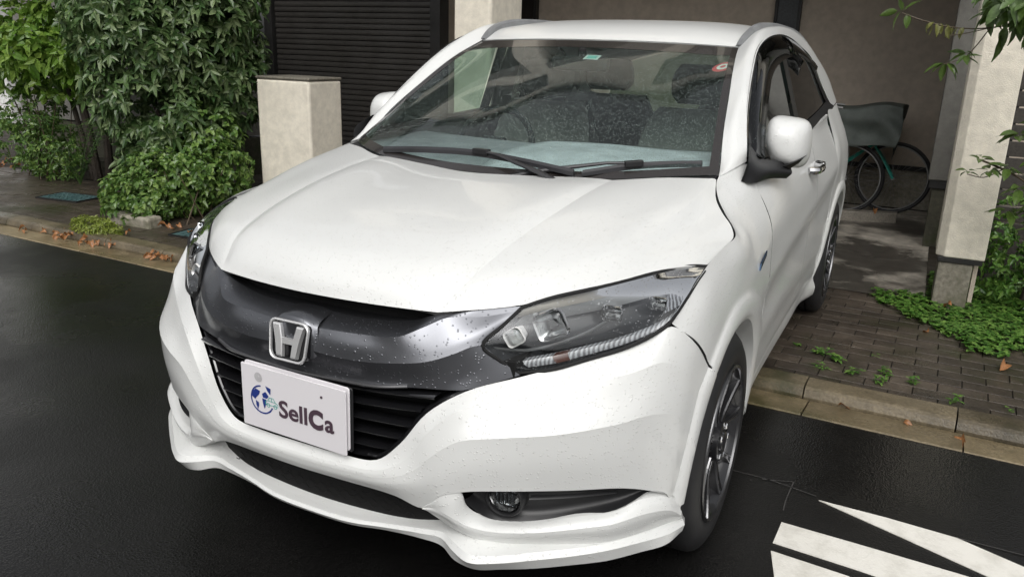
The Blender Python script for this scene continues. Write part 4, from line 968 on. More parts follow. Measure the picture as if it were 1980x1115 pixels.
# ---- doors, rear quarter, sills (side panels share one surface)
def yz_panel(name, bot, top, nseg_z, s, sides='tblr', parent=car, extra_rows=None):
    rows = []
    for k in range(nseg_z + 1):
        t = k / nseg_z; rows.append([side_pt(b_[0]*(1-t) + a[0]*t, b_[1]*(1-t) + a[1]*t) for b_, a in zip(bot, top)])
    mb = MB(); mb.grid(rows)
    for st in flange(rows, sides, .016): mb.grid(st)
    return mb.build(name, 'white_paint', parent, mir=s < 0, sharp=40)
def lin(a, b_, n): return [(a[0] + (b_[0]-a[0])*i/n, a[1] + (b_[1]-a[1])*i/n) for i in range(n + 1)]
for s in (1, -1):
    d1 = yz_panel('front_door', lin((1.352, .305), (2.356, .305), 26), lin((1.348, 1.060), (2.36, 1.098), 26), 34, s)
    hm = MB(); h0 = SX(2.25, .965)
    pts = [(h0 + .002, 2.16, .962), (h0 + .030, 2.18, .962), (h0 + .040, 2.24, .963), (h0 + .036, 2.31, .965), (h0 + .004, 2.335, .967)]
    hm.tube(crs(pts, 5), .0125, 8, flat=1.3); hm.build('door_handle', 'chrome', d1, mir=s < 0)
    mb = MB(); mb.tube([(h0 + .005, 2.335, .967), (h0 + .030, 2.34, .967), (h0 + .030, 2.372, .968), (h0 + .004, 2.38, .968)], .015, 8); mb.build('handle_cap', 'chrome', d1, mir=s < 0)
    yz_panel('rear_door', lin((2.364, .305), (3.02, .305), 16), lin((2.368, 1.098), (3.10, 1.135), 16), 34, s)
    # quarter panel round the rear arch
    RC = (3.43, .325); rows = [[] for _ in range(7)]
    qb = [(3.03,.20),(3.03,.45),(3.045,.75),(3.06,.95),(3.11,1.136),(3.35,1.150),(3.62,1.165),(3.92,1.12),(4.12,.95),(4.18,.75),(4.20,.50),(4.18,.26)]
    for k in range(12):
        th = R(190 - 200 * k / 11); yi, zi = RC[0] + .372*math.cos(th), RC[1] + .372*math.sin(th); yo, zo = RC[0] + .44*math.cos(th), RC[1] + .44*math.sin(th)
        yo = max(yo, 3.035); B_ = qb[k]
        for q, (y_, z_, dx) in enumerate([(yi, zi, -.05), (yi, zi, .006), (yi*.8+yo*.2, zi*.8+zo*.2, .012), (yi*.25+yo*.75, zi*.25+zo*.75, .009), (yo, zo, .001), (yo*.5+B_[0]*.5, zo*.5+B_[1]*.5, 0), (B_[0], B_[1], 0)]):
            rows[q].append(Vector((SX(y_, max(.15, z_)) + dx, y_, z_)))
    mb = MB()
    for a, b_ in ((0, 2), (1, 5), (4, 7)):
        mb.grid(surf(rows[a:b_], 5, 3))
    mb.build('rear_quarter', 'white_paint', car, mir=s < 0, sharp=26)
    # sill skirt
    ys = [1.215, 1.24, 1.30, 1.5, 1.9, 2.4, 2.8, 2.98, 3.045]
    prof = []
    for y in ys:
        e = max(0, 1 - (y - 1.215) / .35); e2 = max(0, 1 - (3.045 - y) / .25)
        xo = .838 + .036*e + .028*e2; zb = .200 + .005*e - .02*e2
        prof.append([Vector((SX(y, .31) - .003, y, .312)), Vector((SX(y, .29) + .002, y, .290)), Vector((xo + .004, y, zb + .055)), Vector((xo - .004, y, zb + .012)), Vector((xo - .016, y, zb)), Vector((xo - .12, y, zb + .004))])
    mb = MB(); mb.grid(surf(prof, 3, 4)); mb.fan(prof[0]); mb.fan(prof[-1], flip=True); mb.build('side_skirt', 'white_paint', car, mir=s < 0, sharp=30)
    # windscreen pillar running back into the roof side
    fr = [[(.722,1.155,1.047),(.745,1.24,1.064),(.769,1.330,1.080)], [(.706,1.235,1.066),(.737,1.29,1.105),(.763,1.345,1.117)],
     [(.676,1.365,1.165),(.705,1.41,1.205),(.738,1.425,1.187)], [(.644,1.535,1.265),(.676,1.575,1.300),(.716,1.515,1.257)],
     [(.606,1.735,1.372),(.640,1.765,1.408),(.686,1.695,1.370)], [(.577,1.925,1.443),(.622,1.94,1.478),(.668,1.83,1.434)],
     [(.577,2.06,1.485),(.624,2.06,1.512),(.661,2.00,1.477)], [(.577,2.30,1.518),(.630,2.30,1.534),(.661,2.24,1.502)],
     [(.580,2.55,1.528),(.635,2.55,1.540),(.665,2.50,1.500)], [(.590,2.85,1.520),(.645,2.84,1.525),(.678,2.83,1.460)],
     [(.60,3.15,1.50),(.665,3.12,1.480),(.697,3.10,1.405)], [(.62,3.5,1.45),(.695,3.40,1.395),(.739,3.34,1.26)], [(.64,3.85,1.36),(.73,3.72,1.28),(.768,3.56,1.165)], [(.66,4.0,1.22),(.75,3.9,1.18),(.775,3.66,1.150)]]
    panel('roof_side_frame', fr, 'white_paint', car, 5, 5, 'lr', .02, mir=s < 0, sharp=45)
    # side windows
    pin = [(1.36,1.070),(1.375,1.117),(1.43,1.187),(1.515,1.257),(1.69,1.370),(1.82,1.434),(2.0,1.477),(2.24,1.502)]
    belt = [(1.37,1.066),(1.46,1.066),(1.56,1.068),(1.68,1.071),(1.84,1.077),(2.0,1.083),(2.15,1.088),(2.27,1.092)]
    def glass(name, top, bot, mat, inset=.016):
        rows = []
        for k in range(7):
            t = k/6; rows.append([Vector((SG(a[0]*(1-t)+b_[0]*t, a[1]*(1-t)+b_[1]*t) - inset, a[0]*(1-t)+b_[0]*t, a[1]*(1-t)+b_[1]*t)) for a, b_ in zip(top, bot)])
        mb = MB(); mb.grid(surf(rows, 3, 1)); return mb.build(name, mat, car, mir=s < 0)
    glass('front_side_window', pin, belt, 'side_glass')
    glass('rear_side_window', [(2.37,1.498),(2.6,1.490),(2.85,1.46),(3.1,1.405),(3.34,1.26),(3.53,1.165)], [(2.40,1.096),(2.6,1.104),(2.85,1.115),(3.05,1.128),(3.25,1.14),(3.45,1.150)], 'privacy_glass')
    # black window surround and pillar trim
    mb = MB()
    lp = [(1.352,1.072),(1.372,1.121),(1.428,1.190),(1.513,1.260),(1.688,1.372),(1.82,1.437),(2.0,1.481),(2.24,1.505),(2.5,1.503),(2.7,1.484),(2.85,1.463),(3.1,1.408),(3.34,1.264),(3.55,1.165)]
    P3d = [Vector((SG(y, z) - .004, y, z)) for y, z in lp]; In = [Vector((SG(y-.0, z-.03) - .010, y + .012, z - .030)) for y, z in lp]
    mb.grid(surf([P3d, In], 5, 2))
    bl = [(1.34,1.062),(1.7,1.070),(2.1,1.086),(2.5,1.102),(2.9,1.121),(3.3,1.146),(3.53,1.160)]
    A = [Vector((SX(y, z) - .006, y, z - .003)) for y, z in bl]; B_ = [Vector((max(SG(y, z)+.001, SX(y, z)*.5 + SG(y, z)*.5 - .006), y, z + .006)) for y, z in bl]; C_ = [Vector((SG(y, z+.02) - .012, y, z + .024)) for y, z in bl]
    mb.grid(surf([A, B_, C_], 5, 1, lv=True))
    mb.grid(surf([[Vector((SG(y, z) - .008, y, z)) for z in (1.088, 1.2, 1.35, 1.502)] for y in (2.285, 2.385)], 4, 2))
    mb.build('window_surround', 'black_plastic', car, mir=s < 0, sharp=50)
    # rain visors over both side windows
    def visor(path, w, name):
        P = crs(path, 5); rows = [[], [], []]
        for y, z, ty, tz in [(p.x, p.y, 0, 0) for p in P]:
            rows[0].append(Vector((SG(y, z) + .002, y, z)))
        for i, p in enumerate(P):
            d = (P[min(i+1, len(P)-1)] - P[max(i-1, 0)]).normalized(); ny, nz = d.y, -d.x      # inward normal in (y,z)
            if nz > 0 and d.x > .2: ny, nz = -ny, -nz
            k = min(1, i/3 + .35, (len(P)-1-i)/3 + .5)
            for q, (a, o_) in enumerate(((.45, .020), (1.0, .030))):
                y_, z_ = p.x + ny*w*a*k, p.y + nz*w*a*k; rows[q+1].append(Vector((SG(y_, z_) + o_, y_, z_)))
        mb = MB(); mb.grid(rows); return mb.build(name, 'visor_acrylic', car, mir=s < 0, solid=.003)
    visor([(1.368,1.105,0),(1.43,1.180,0),(1.515,1.250,0),(1.69,1.362,0),(1.82,1.427,0),(2.0,1.470,0),(2.24,1.496,0),(2.33,1.498,0)], .085, 'front_door_visor')
    visor([(2.36,1.498,0),(2.5,1.494,0),(2.7,1.475,0),(2.85,1.452,0),(3.05,1.405,0)], .075, 'rear_door_visor')
    # roof rail
    rp = [(.574,1.935,1.452),(.578,1.99,1.486),(.583,2.08,1.518),(.585,2.22,1.541),(.585,2.45,1.553),(.585,2.8,1.553),(.592,3.2,1.535),(.605,3.55,1.475),(.615,3.72,1.42)]
    P = crs(rp, 5); mb = MB(); rows = []
    for i, p in enumerate(P):
        d = (P[min(i+1, len(P)-1)] - P[max(i-1, 0)]).normalized(); up = Vector((1, 0, 0)).cross(d); up = up if up.z > 0 else -up
        h = .034 if 0 < i < len(P)-1 else .026
        rows.append([p + Vector((a*.016, 0, 0)) + up*b_ for a, b_ in ((-1, -h), (-.95, -.006), (-.5, .002), (.5, .002), (.95, -.008), (1, -h))])
    mb.grid(rows, True); mb.fan(rows[0]); mb.fan(rows[-1], flip=True); o = mb.build('roof_rail', 'rail_silver', car, mir=s < 0, sharp=40); recalc(o)
    # door mirror
    mr = empty('door_mirror', (0, 0, 0)); mr.parent = car
    mb = MB(); rows = []
    c = Vector((.852, 1.575, 1.128))
    prof_m = [(.052, .95), (.048, .99)] + [(.040 - .118*math.sin(R(t)), math.cos(R(t)) ** .62) for t in (0, 12, 24, 36, 48, 58, 67, 75, 82, 87, 89.6)]
    for k, (dy, sc) in enumerate(prof_m):
        ring = []
        for i in range(36):
            a = 2*math.pi*i/36; ca, sa = math.cos(a), math.sin(a); ex = .50 + .50*min(1, max(0, k-4)/8)
            x = math.copysign(abs(ca) ** ex, ca) * .076; z = math.copysign(abs(sa) ** ex, sa) * .087
            x = x*(1.0 - .24*max(0, -z/.087)**1.5 - .05*max(0, z/.087)) + .010*max(0, -z/.08); z = z - .10*x
            ring.append(c + Vector((x * sc, dy + .22*x*sc, z * sc)))
        rows.append(ring)
    mb.grid(rows, True); mb.fan(rows[-1], flip=True); o = mb.build('mirror_cap', 'white_paint', mr, mir=s < 0, sharp=60); recalc(o)
    mb = MB(); rg = [p + Vector((0, .002, 0)) for p in rows[0]]; mb.fan(rg); o = mb.build('mirror_glass', 'chrome', mr, mir=s < 0, smooth=False)
    mb = MB()
    mb.grid(surf([[(.825,1.53,1.030),(.865,1.53,1.036),(.905,1.545,1.065)], [(.785,1.51,1.052),(.86,1.50,1.054),(.92,1.53,1.085)], [(.785,1.61,1.06),(.855,1.61,1.05),(.92,1.61,1.085)], [(.825,1.59,1.030),(.865,1.59,1.036),(.905,1.59,1.065)]], 4, 4))
    mb.grid(surf([[(.775,1.245,1.028),(.785,1.262,1.085),(.765,1.36,1.135)], [(.802,1.275,1.020),(.812,1.32,1.058),(.80,1.42,1.085)], [(.832,1.40,1.022),(.850,1.44,1.044),(.842,1.50,1.072)], [(.872,1.53,1.010),(.886,1.545,1.028),(.875,1.56,1.050)]], 4, 4))
    mb.grid(surf([[(.775,1.245,1.028),(.802,1.275,1.020),(.832,1.40,1.022),(.872,1.53,1.010)], [(.79,1.32,1.020),(.81,1.36,1.016),(.835,1.47,1.016),(.870,1.56,1.008)], [(.79,1.45,1.03),(.81,1.50,1.03),(.83,1.56,1.03),(.86,1.59,1.03)]], 4, 3))
    mb.grid(surf([[(.775,1.245,1.028),(.785,1.262,1.085),(.765,1.36,1.135)], [(.775,1.42,1.05),(.775,1.44,1.09),(.76,1.45,1.13)]], 4, 3))
    mb.build('mirror_base', 'black_plastic', mr, mir=s < 0, sharp=50)

# ---- windscreen with painted border
ws = [[(0,.86,1.028),(.232,.912,1.026),(.44,.975,1.034),(.60,1.075,1.046),(.714,1.185,1.048)],
 [(0,1.055,1.130),(.225,1.095,1.128),(.42,1.155,1.130),(.58,1.245,1.128),(.684,1.325,1.132)],
 [(0,1.30,1.245),(.21,1.335,1.242),(.40,1.385,1.238),(.545,1.455,1.230),(.644,1.525,1.258)],
 [(0,1.575,1.358),(.195,1.60,1.354),(.37,1.64,1.348),(.51,1.69,1.345),(.606,1.735,1.370)],
 [(0,1.857,1.454),(.18,1.872,1.453),(.345,1.895,1.450),(.48,1.917,1.446),(.574,1.930,1.441)]]
WSD = surf(mirror_rows(ws), 8, 8)
mb = MB(); mb.grid(WSD); wso = mb.build('windscreen', 'windscreen_glass', car, sharp=80)
def wsp(u, v, lift=0.0):                            # u -1..1 across, v 0 base..1 top
    j = v * (len(WSD)-1); i = (u*.5+.5) * (len(WSD[0])-1); j0, i0 = min(int(j), len(WSD)-2), min(int(i), len(WSD[0])-2); fj, fi_ = j-j0, i-i0
    p = (WSD[j0][i0]*(1-fi_) + WSD[j0][i0+1]*fi_)*(1-fj) + (WSD[j0+1][i0]*(1-fi_) + WSD[j0+1][i0+1]*fi_)*fj
    n = (WSD[j0+1][i0]-WSD[j0][i0]).cross(WSD[j0][i0+1]-WSD[j0][i0]).normalized(); n = n if n.y < 0 else -n
    return p + n*lift
mb = MB()
def band(us, v0, v1, lift=.0012): mb.grid([[wsp(u, v0(u), lift) for u in us], [wsp(u, (v0(u)+v1(u))/2, lift) for u in us], [wsp(u, v1(u), lift) for u in us]])
uu = [i/24 - 1 for i in range(49)]
band(uu, lambda u: .925 - .03*abs(u)**3, lambda u: .998); band(uu, lambda u: 0.002, lambda u: .045 + .03*abs(u)**2)
for s in (1, -1):
    mb.grid([[wsp(s*(1 - w), v/24, .0014) for v in range(25)] for w in (0.004, .03, .062)])
mb.build('frit_border', 'frit', wso, sharp=80)
# stickers inside the glass
def disc(u, v, rx, rz, mat, lift, parent=wso, name='sticker', n=24):
    c = wsp(u, v, lift); du = (wsp(u+.02, v, lift) - wsp(u-.02, v, lift)).normalized(); dv = (wsp(u, v+.02, lift) - wsp(u, v-.02, lift)).normalized()
    mb = MB(); mb.fan([c + du*rx*math.cos(2*math.pi*i/n) + dv*rz*math.sin(2*math.pi*i/n) for i in range(n)]); return mb.build(name, mat, parent, smooth=False)
disc(.895, .80, .040, .040, 'sticker_red', -.006); disc(.895, .80, .024, .024, 'sticker_white', -.005, name='sticker_centre'); disc(.895, .80, .011, .011, 'sticker_red', -.0045, name='sticker_dot')
def rect(u, v, w, h, mat, lift, name='sticker'):
    c = wsp(u, v, lift); du = (wsp(u+.02, v, lift) - wsp(u-.02, v, lift)).normalized(); dv = (wsp(u, v+.02, lift) - wsp(u, v-.02, lift)).normalized()
    mb = MB(); mb.fan([c + du*w*a + dv*h*b_ for a, b_ in ((-1,-1),(1,-1),(1,1),(-1,1))]); return mb.build(name, mat, wso, smooth=False)
rect(.08, .845, .030, .026, 'sticker_white', -.006, 'inspection_sticker'); rect(.08, .845, .020, .016, 'sticker_teal', -.005, 'inspection_mark')

# ---- scuttle panel and wipers
mb = MB(); mb.grid(surf(mirror_rows([[(0,.80,1.018),(.23,.87,1.014),(.44,.93,1.018),(.60,1.02,1.028),(.71,1.13,1.036)], [(0,.90,1.030),(.232,.945,1.030),(.44,1.01,1.036),(.60,1.10,1.048),(.706,1.21,1.052)]]), 6, 2)); mb.build('scuttle_panel', 'black_plastic', car)
def wiper(pts, clip, base, name='wiper'):
    w = empty(name, (0, 0, 0)); w.parent = car; up = Vector((0, -.42, .9)) * .013
    P = [p + up for p in crs(pts, 8)]
    rows = [[p + Vector((0, .007*a, .008*b_)) for a, b_ in ((-1.2, -1), (-1.3, .6), (-.2, 1.6), (1, .2), (.8, -1))] for p in P]
    mb = MB(); mb.grid(rows, True); mb.fan(rows[0]); mb.fan(rows[-1], flip=True); o = mb.build('wiper_blade', 'wiper_black', w, sharp=40); recalc(o)
    c = Vector(clip) + up*1.9; base = Vector(base)
    mb = MB(); mb.tube([base, base.lerp(c, .25) + Vector((0, -.006, .010)), base.lerp(c, .8) + Vector((0, -.004, .010)), c], [.015, .013, .009, .008], 8, flat=.6); mb.build('wiper_arm', 'wiper_black', w)
    M = Matrix.Translation(c) @ (P[-1]-P[0]).to_track_quat('X', 'Z').to_matrix().to_4x4()
    MB().box((-.030, -.012, -.012), (.030, .012, .008), M).build('wiper_clip', 'black_plastic', w, smooth=False, bevel=.003)
wiper([(-.447,1.004,1.040),(-.24,.965,1.059),(-.027,.943,1.067),(.15,.938,1.055),(.32,.945,1.035)], (-.01,.943,1.067), (.30,.880,1.020))
wiper([(.345,.955,1.034),(.47,1.055,1.056),(.56,1.13,1.062),(.655,1.205,1.064)], (.475,1.06,1.058), (.10,.885,1.018))

# ---- roof skin
rf = [[(0,1.864,1.459),(.2,1.878,1.458),(.40,1.905,1.453),(.573,1.938,1.446)], [(0,1.93,1.487),(.2,1.94,1.485),(.40,1.96,1.478),(.573,1.99,1.466)],
 [(0,2.04,1.519),(.2,2.045,1.517),(.40,2.06,1.510),(.575,2.08,1.494)], [(0,2.22,1.545),(.2,2.22,1.543),(.40,2.23,1.536),(.575,2.24,1.516)],
 [(0,2.6,1.563),(.2,2.6,1.561),(.40,2.6,1.553),(.578,2.6,1.530)], [(0,3.1,1.556),(.2,3.1,1.554),(.41,3.1,1.545),(.598,3.1,1.505)], [(0,3.6,1.52),(.2,3.6,1.517),(.42,3.6,1.50),(.622,3.6,1.44)], [(0,4.0,1.45),(.2,4.0,1.445),(.42,3.98,1.42),(.64,3.9,1.34)]]
panel('roof', mirror_rows(rf), 'white_paint', car, 5, 5, 't', .012)
# ---- tailgate and rear glass
tg = [[(0,4.02,1.44),(.3,4.01,1.42),(.64,3.93,1.33)], [(0,4.12,1.25),(.32,4.10,1.24),(.70,3.98,1.20)], [(0,4.22,1.02),(.36,4.20,1.02),(.76,4.06,1.0)]]
mb = MB(); mb.grid(surf(mirror_rows(tg), 5, 5)); mb.build('rear_window', 'side_glass', car)
tb = [[(0,4.225,1.02),(.36,4.205,1.02),(.765,4.07,1.0)], [(0,4.28,.8),(.40,4.25,.8),(.80,4.13,.8)], [(0,4.29,.5),(.42,4.27,.5),(.80,4.15,.5)], [(0,4.25,.25),(.42,4.23,.25),(.78,4.12,.25)]]
panel('tailgate', mirror_rows(tb), 'white_paint', car, 5, 5, '', .01)

# ---- wheels
def wheel(loc, s, steer=0.0):
    w = empty('wheel', loc, steer); w.parent = car; I = Matrix.Identity(4) if s > 0 else Matrix.Rotation(math.pi, 4, 'Z')
    T = .112
    prof = [(.232, -.008), (.240, -.002), (.262, .003), (.290, .001), (.312, -.010), (.325, -.022), (.3325, -.038)]
    for a in (-.075, -.112, -.149): prof += [(.334, a + .012), (.334, a + .005), (.325, a + .004), (.325, a - .004), (.334, a - .005)]
    prof += [(.3325, -.186), (.318, -.208), (.290, -.216), (.240, -.212)]
    mb = MB(); mb.revolve(prof, I, 72)
    # tread blocks on the shoulder
    for k in range(72):
        a = 2*math.pi*k/72; M = I @ Matrix.Rotation(a, 4, 'X'); mb.box((-.050, -.0055, .3255), (-.026, .0055, .3275), M)
    mb.build('tyre', 'rubber', w, sharp=30)
    rim = MB(); rim.revolve([(.226, -.004), (.218, -.014), (.206, -.03), (.200, -.13), (.215, -.20)], I, 72)
    ro = rim.build('rim', 'rim_dark', w, sharp=40)
    mb = MB(); mb.revolve([(.236, -.006), (.235, .002), (.231, .005), (.226, .003), (.2255, -.004)], I, 72); mb.build('rim_lip', 'rim_metal', ro, sharp=40)
    mb = MB(); mb.revolve([(.198, -.09), (.06, -.10), (.0, -.10)], I, 40); mb.build('brake_disc', 'brake_metal', ro)
    mb = MB(); mf = MB()
    for k in range(5):
        for j in (-1, 1):
            def P(r, off, x): a = 2*math.pi*(k + .25)/5; c_, s_ = math.cos(a), math.sin(a); return I @ Vector((x, r*c_ - off*s_, r*s_ + off*c_))
            # Y-shaped spoke arm: narrow pair at the hub, spreading to the rim
            st = [(.045, j*.012, -.020, .013), (.09, j*.016, -.022, .011), (.13, j*.030, -.018, .010), (.17, j*.046, -.012, .0105), (.205, j*.056, -.006, .013), (.224, j*.060, -.003, .015)]
            rows = [[P(r, o_-hw, x-.030), P(r, o_-hw*.9, x), P(r, o_-hw*.45, x-.004), P(r, o_+hw*.45, x-.004), P(r, o_+hw*.9, x), P(r, o_+hw, x-.030)] for r, o_, x, hw in st]
            mb.grid(surf(rows, 1, 3, True), True)
            for sg in (-1, 1):
                e = [[P(r, o_ + sg*hw*.60, x+.0005), P(r, o_ + sg*hw*.92, x+.0012), P(r, o_ + sg*hw*1.0, x-.004)] for r, o_, x, hw in st]; mf.grid(surf(e, 1, 3, True))
    mb.build('spokes', 'rim_dark', ro, sharp=30); mf.build('spoke_face', 'rim_metal', ro, smooth=False)
    mb = MB(); mb.revolve([(.062, -.03), (.060, -.006), (.052, -.002), (.034, -.004), (.033, .002), (.026, .005), (.0005, .006)], I, 36); mb.build('hub_cap', 'rim_dark', ro, sharp=40)
    mb = MB()
    for k in range(5):
        a = 2*math.pi*(k + .75)/5; M = I @ Matrix.Rotation(a, 4, 'X') @ Matrix.Translation((0, 0, .050)); mb.revolve([(.0105, -.02), (.0105, .001), (.008, .004), (.0005, .004)], M, 6)
    mb.build('wheel_nut', 'chrome', ro, sharp=30)
    # spin the spokes a little so that the pattern is not square to the ground
    return w
wheel((.889, .828, .314), 1, 0.0); wheel((-.889, .828, .314), -1, 0.0); wheel((.889, 3.435, .331), 1); wheel((-.889, 3.435, .331), -1)
for s in (1, -1):
    for (yc, zc, r_) in ((.852, .315, .385), (3.43, .325, .39)):
        mb = MB(); M = Matrix.Translation((0, yc, zc)); rows = [[Vector((s*x, yc + r_*math.cos(a), zc + r_*math.sin(a))) for a in [R(-20 + 220*i/24) for i in range(25)]] for x in (.845, .52)]
        mb.grid(rows); mb.fan(rows[1]); mb.build('arch_liner', 'void_black', car)

# ---- dark mass of chassis and engine bay
mb = MB(); mb.box((-.52, .16, .24), (.52, 4.10, .72)); mb.box((-.74, 1.28, .25), (.74, 3.0, .62)); mb.box((-.48, .20, .45), (.48, .95, .78)); mb.box((-.72, 3.85, .3), (.72, 4.1, .9))
mb.box((-.38, .11, .47), (.38, .2, .74)); mb.box((-.70, .50, .70), (.70, .92, .83)); mb.build('chassis', 'void_black', car, smooth=False)

# ---- cabin
mb = MB(); mb.box((-.70, 1.28, .55), (.70, 4.0, .60)); mb.box((-.70, 3.70, .6), (.70, 3.74, 1.0)); 
for s in (1, -1): mb.grid([[Vector((s*.79, 1.3, .6)), Vector((s*.79, 3.6, .6))], [Vector((s*.745, 1.3, 1.06)), Vector((s*.745, 3.6, 1.10))]])
mb.build('cabin_tub', 'seat_cloth', car, smooth=False)
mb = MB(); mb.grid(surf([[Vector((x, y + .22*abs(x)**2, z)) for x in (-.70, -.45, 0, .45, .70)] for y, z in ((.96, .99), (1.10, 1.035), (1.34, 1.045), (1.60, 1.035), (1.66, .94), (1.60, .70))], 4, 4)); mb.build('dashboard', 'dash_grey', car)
# added pale sheet painting the sky's reflection on the passenger side of the dashboard
mb = MB(); mb.grid(surf([[Vector((x, y + .22*abs(x)**2, z + .012 + .004*math.sin(9*x))) for x in (-.06, .18, .42, .67)] for y, z in ((.98, 1.006), (1.20, 1.050), (1.42, 1.056), (1.60, 1.052))], 5, 4)); mb.build('dash_reflection', 'painted_reflection', car, solid=.002)
mb = MB(); hd = rrect(.07, .035, .02); mb.box((-.14, 1.50, .96), (.14, 1.53, 1.02)); mb.build('instrument_hood', 'matt_black', car, bevel=.01, smooth=False)
sw = MB(); M = Matrix.Translation((-.36, 1.66, 1.0)) @ Matrix.Rotation(R(-25), 4, 'X')
sw.tube([M @ Vector((.18*math.cos(2*math.pi*i/36), 0, .18*math.sin(2*math.pi*i/36))) for i in range(37)], .014, 8, cap=False)
sw.box((-.16, -.01, -.02), (.16, .01, .02), M); sw.box((-.05, -.02, -.05), (.05, .015, .05), M); sw.build('steering_wheel', 'matt_black', car)
def seat(x, y, w, name='seat'):
    t = empty(name, (x, y, 0)); t.parent = car
    def cush(n_, prof, ww, mat='seat_cloth'):
        rows = []
        for (yy, zz, k) in prof: rows.append([Vector((a*ww*k, yy + .03*(abs(a)**3), zz)) for a in (-1, -.8, -.3, .3, .8, 1)])
        mb = MB(); mb.grid(surf(rows, 3, 3)); return mb.build(n_, mat, t)
    cush('backrest', [(.06,.62,.9),(-.06,.64,1),(-.03,.85,1.02),(.05,1.08,.95),(.11,1.18,.75),(.17,1.16,.75),(.20,.9,1),(.18,.62,1)], w)
    cush('cushion', [(-.06,.62,1),(-.40,.66,1),(-.48,.62,.95),(-.48,.56,.9)], w)
    cush('headrest', [(.10,1.20,.8),(.085,1.24,1),(.10,1.33,1),(.13,1.37,.8),(.18,1.35,.85),(.19,1.24,.95),(.15,1.20,.8)], .13)
    return t
s1 = seat(-.37, 2.10, .25); s2 = seat(.37, 2.10, .25)
s3 = seat(-.40, 2.98, .30); s4 = seat(.40, 2.98, .30)
mb = MB(); mb.box((-.40, 2.36, .90), (-.34, 2.38, .95)); 
mb = MB(); mb.grid(surf(mirror_rows([[(0,1.90,1.440),(.3,1.93,1.435),(.56,1.97,1.42)], [(0,2.5,1.525),(.3,2.5,1.52),(.57,2.5,1.49)], [(0,3.9,1.43),(.3,3.85,1.42),(.6,3.8,1.33)]]), 4, 5)); mb.build('headlining', 'trim_grey', car)
for s in (1, -1):
    mb = MB()
    mb.grid(surf([[(s*.725,2.26,1.06),(s*.68,2.27,1.25),(s*.60,2.28,1.48)], [(s*.69,2.42,1.06),(s*.65,2.42,1.25),(s*.58,2.42,1.48)]], 5, 3))
    mb.build('pillar_trim', 'trim_grey', car)
# inner mirror
mb = MB(); mb.box((-.12, 1.70, 1.335), (.12, 1.735, 1.39)); mb.box((-.015, 1.72, 1.37), (.015, 1.75, 1.425)); mb.build('rear_view_mirror', 'matt_black', car, smooth=False, bevel=.008)

# ================================================================== PLANTS
def leaf_geo(mb, p, d, up, L, wd, droop=.25, fold=.18):
    """one leaf: midrib with two folded halves, pointed tip"""
    d = d.normalized(); s = d.cross(up)
    if s.length < 1e-3: s = Vector((1, 0, 0))
    s.normalize(); n = s.cross(d).normalized(); b0 = len(mb.v)
    def q(t, w, h): return p + d*(L*t) + s*(wd*w) + n*(h*wd) - Vector((0, 0, droop*L*t*t))
    for v in (q(0, 0, 0), q(.35, -.5, fold), q(.35, 0, 0), q(.35, .5, fold), q(.75, -.32, fold*.7), q(.75, 0, -.02), q(.75, .32, fold*.7), q(1, 0, -.06)): mb.v.append(tuple(v))
    for f in ((0,2,1),(0,3,2),(1,2,5,4),(2,3,6,5),(4,5,7),(5,6,7)): mb.f.append(tuple(b0+k for k in f)); mb.m.append(0)
def rv(s=1.0): return Vector((random.gauss(0, s), random.gauss(0, s), random.gauss(0, s)))
def blob_pt(c, r):
    while True:
        v = Vector((random.uniform(-1, 1), random.uniform(-1, 1), random.uniform(-1, 1)))
        if v.length <= 1: break
    v = v.normalized() * (v.length ** .45)
    return Vector(c) + Vector((v.x*r[0], v.y*r[1], v.z*r[2])), v
def crown(name, blobs, n, L, wd, mat, parent, whorl=5, droop=.3, gap=.0, seed=1):
    random.seed(seed); mb = MB(); tot = sum(b[1][0]*b[1][1]*b[1][2] for b in blobs)
    for c, r in blobs:
        k = int(n * r[0]*r[1]*r[2] / tot / whorl)
        for _ in range(k):
            p, v = blob_pt(c, r)
            if gap and noise.noise(p*3.2) > gap: continue
            ax = (v + rv(.45) + Vector((0, 0, .25))).normalized(); l0 = L*random.uniform(.7, 1.2)
            a = ax.orthogonal().normalized(); off = random.uniform(0, 6.28)
            for i in range(whorl):
                th = off + 2.4*i; dirn = (ax*random.uniform(.15, .7) + (Matrix.Rotation(th, 3, ax) @ a)).normalized()
                leaf_geo(mb, p + ax*.006*i, dirn, ax, l0*random.uniform(.75, 1.1), wd*random.uniform(.8, 1.15), droop*random.uniform(.5, 1.6))
    return tag(mb.build(name, mat, parent, weld=False, smooth=False), kind='stuff')
def stems(name, paths, mat, parent):
    for pts, r in paths:
        P = crs(pts, 4); MB().tube(P, [r * (1 - .55*i/len(P)) for i in range(len(P))], 8).build(name, mat, parent)

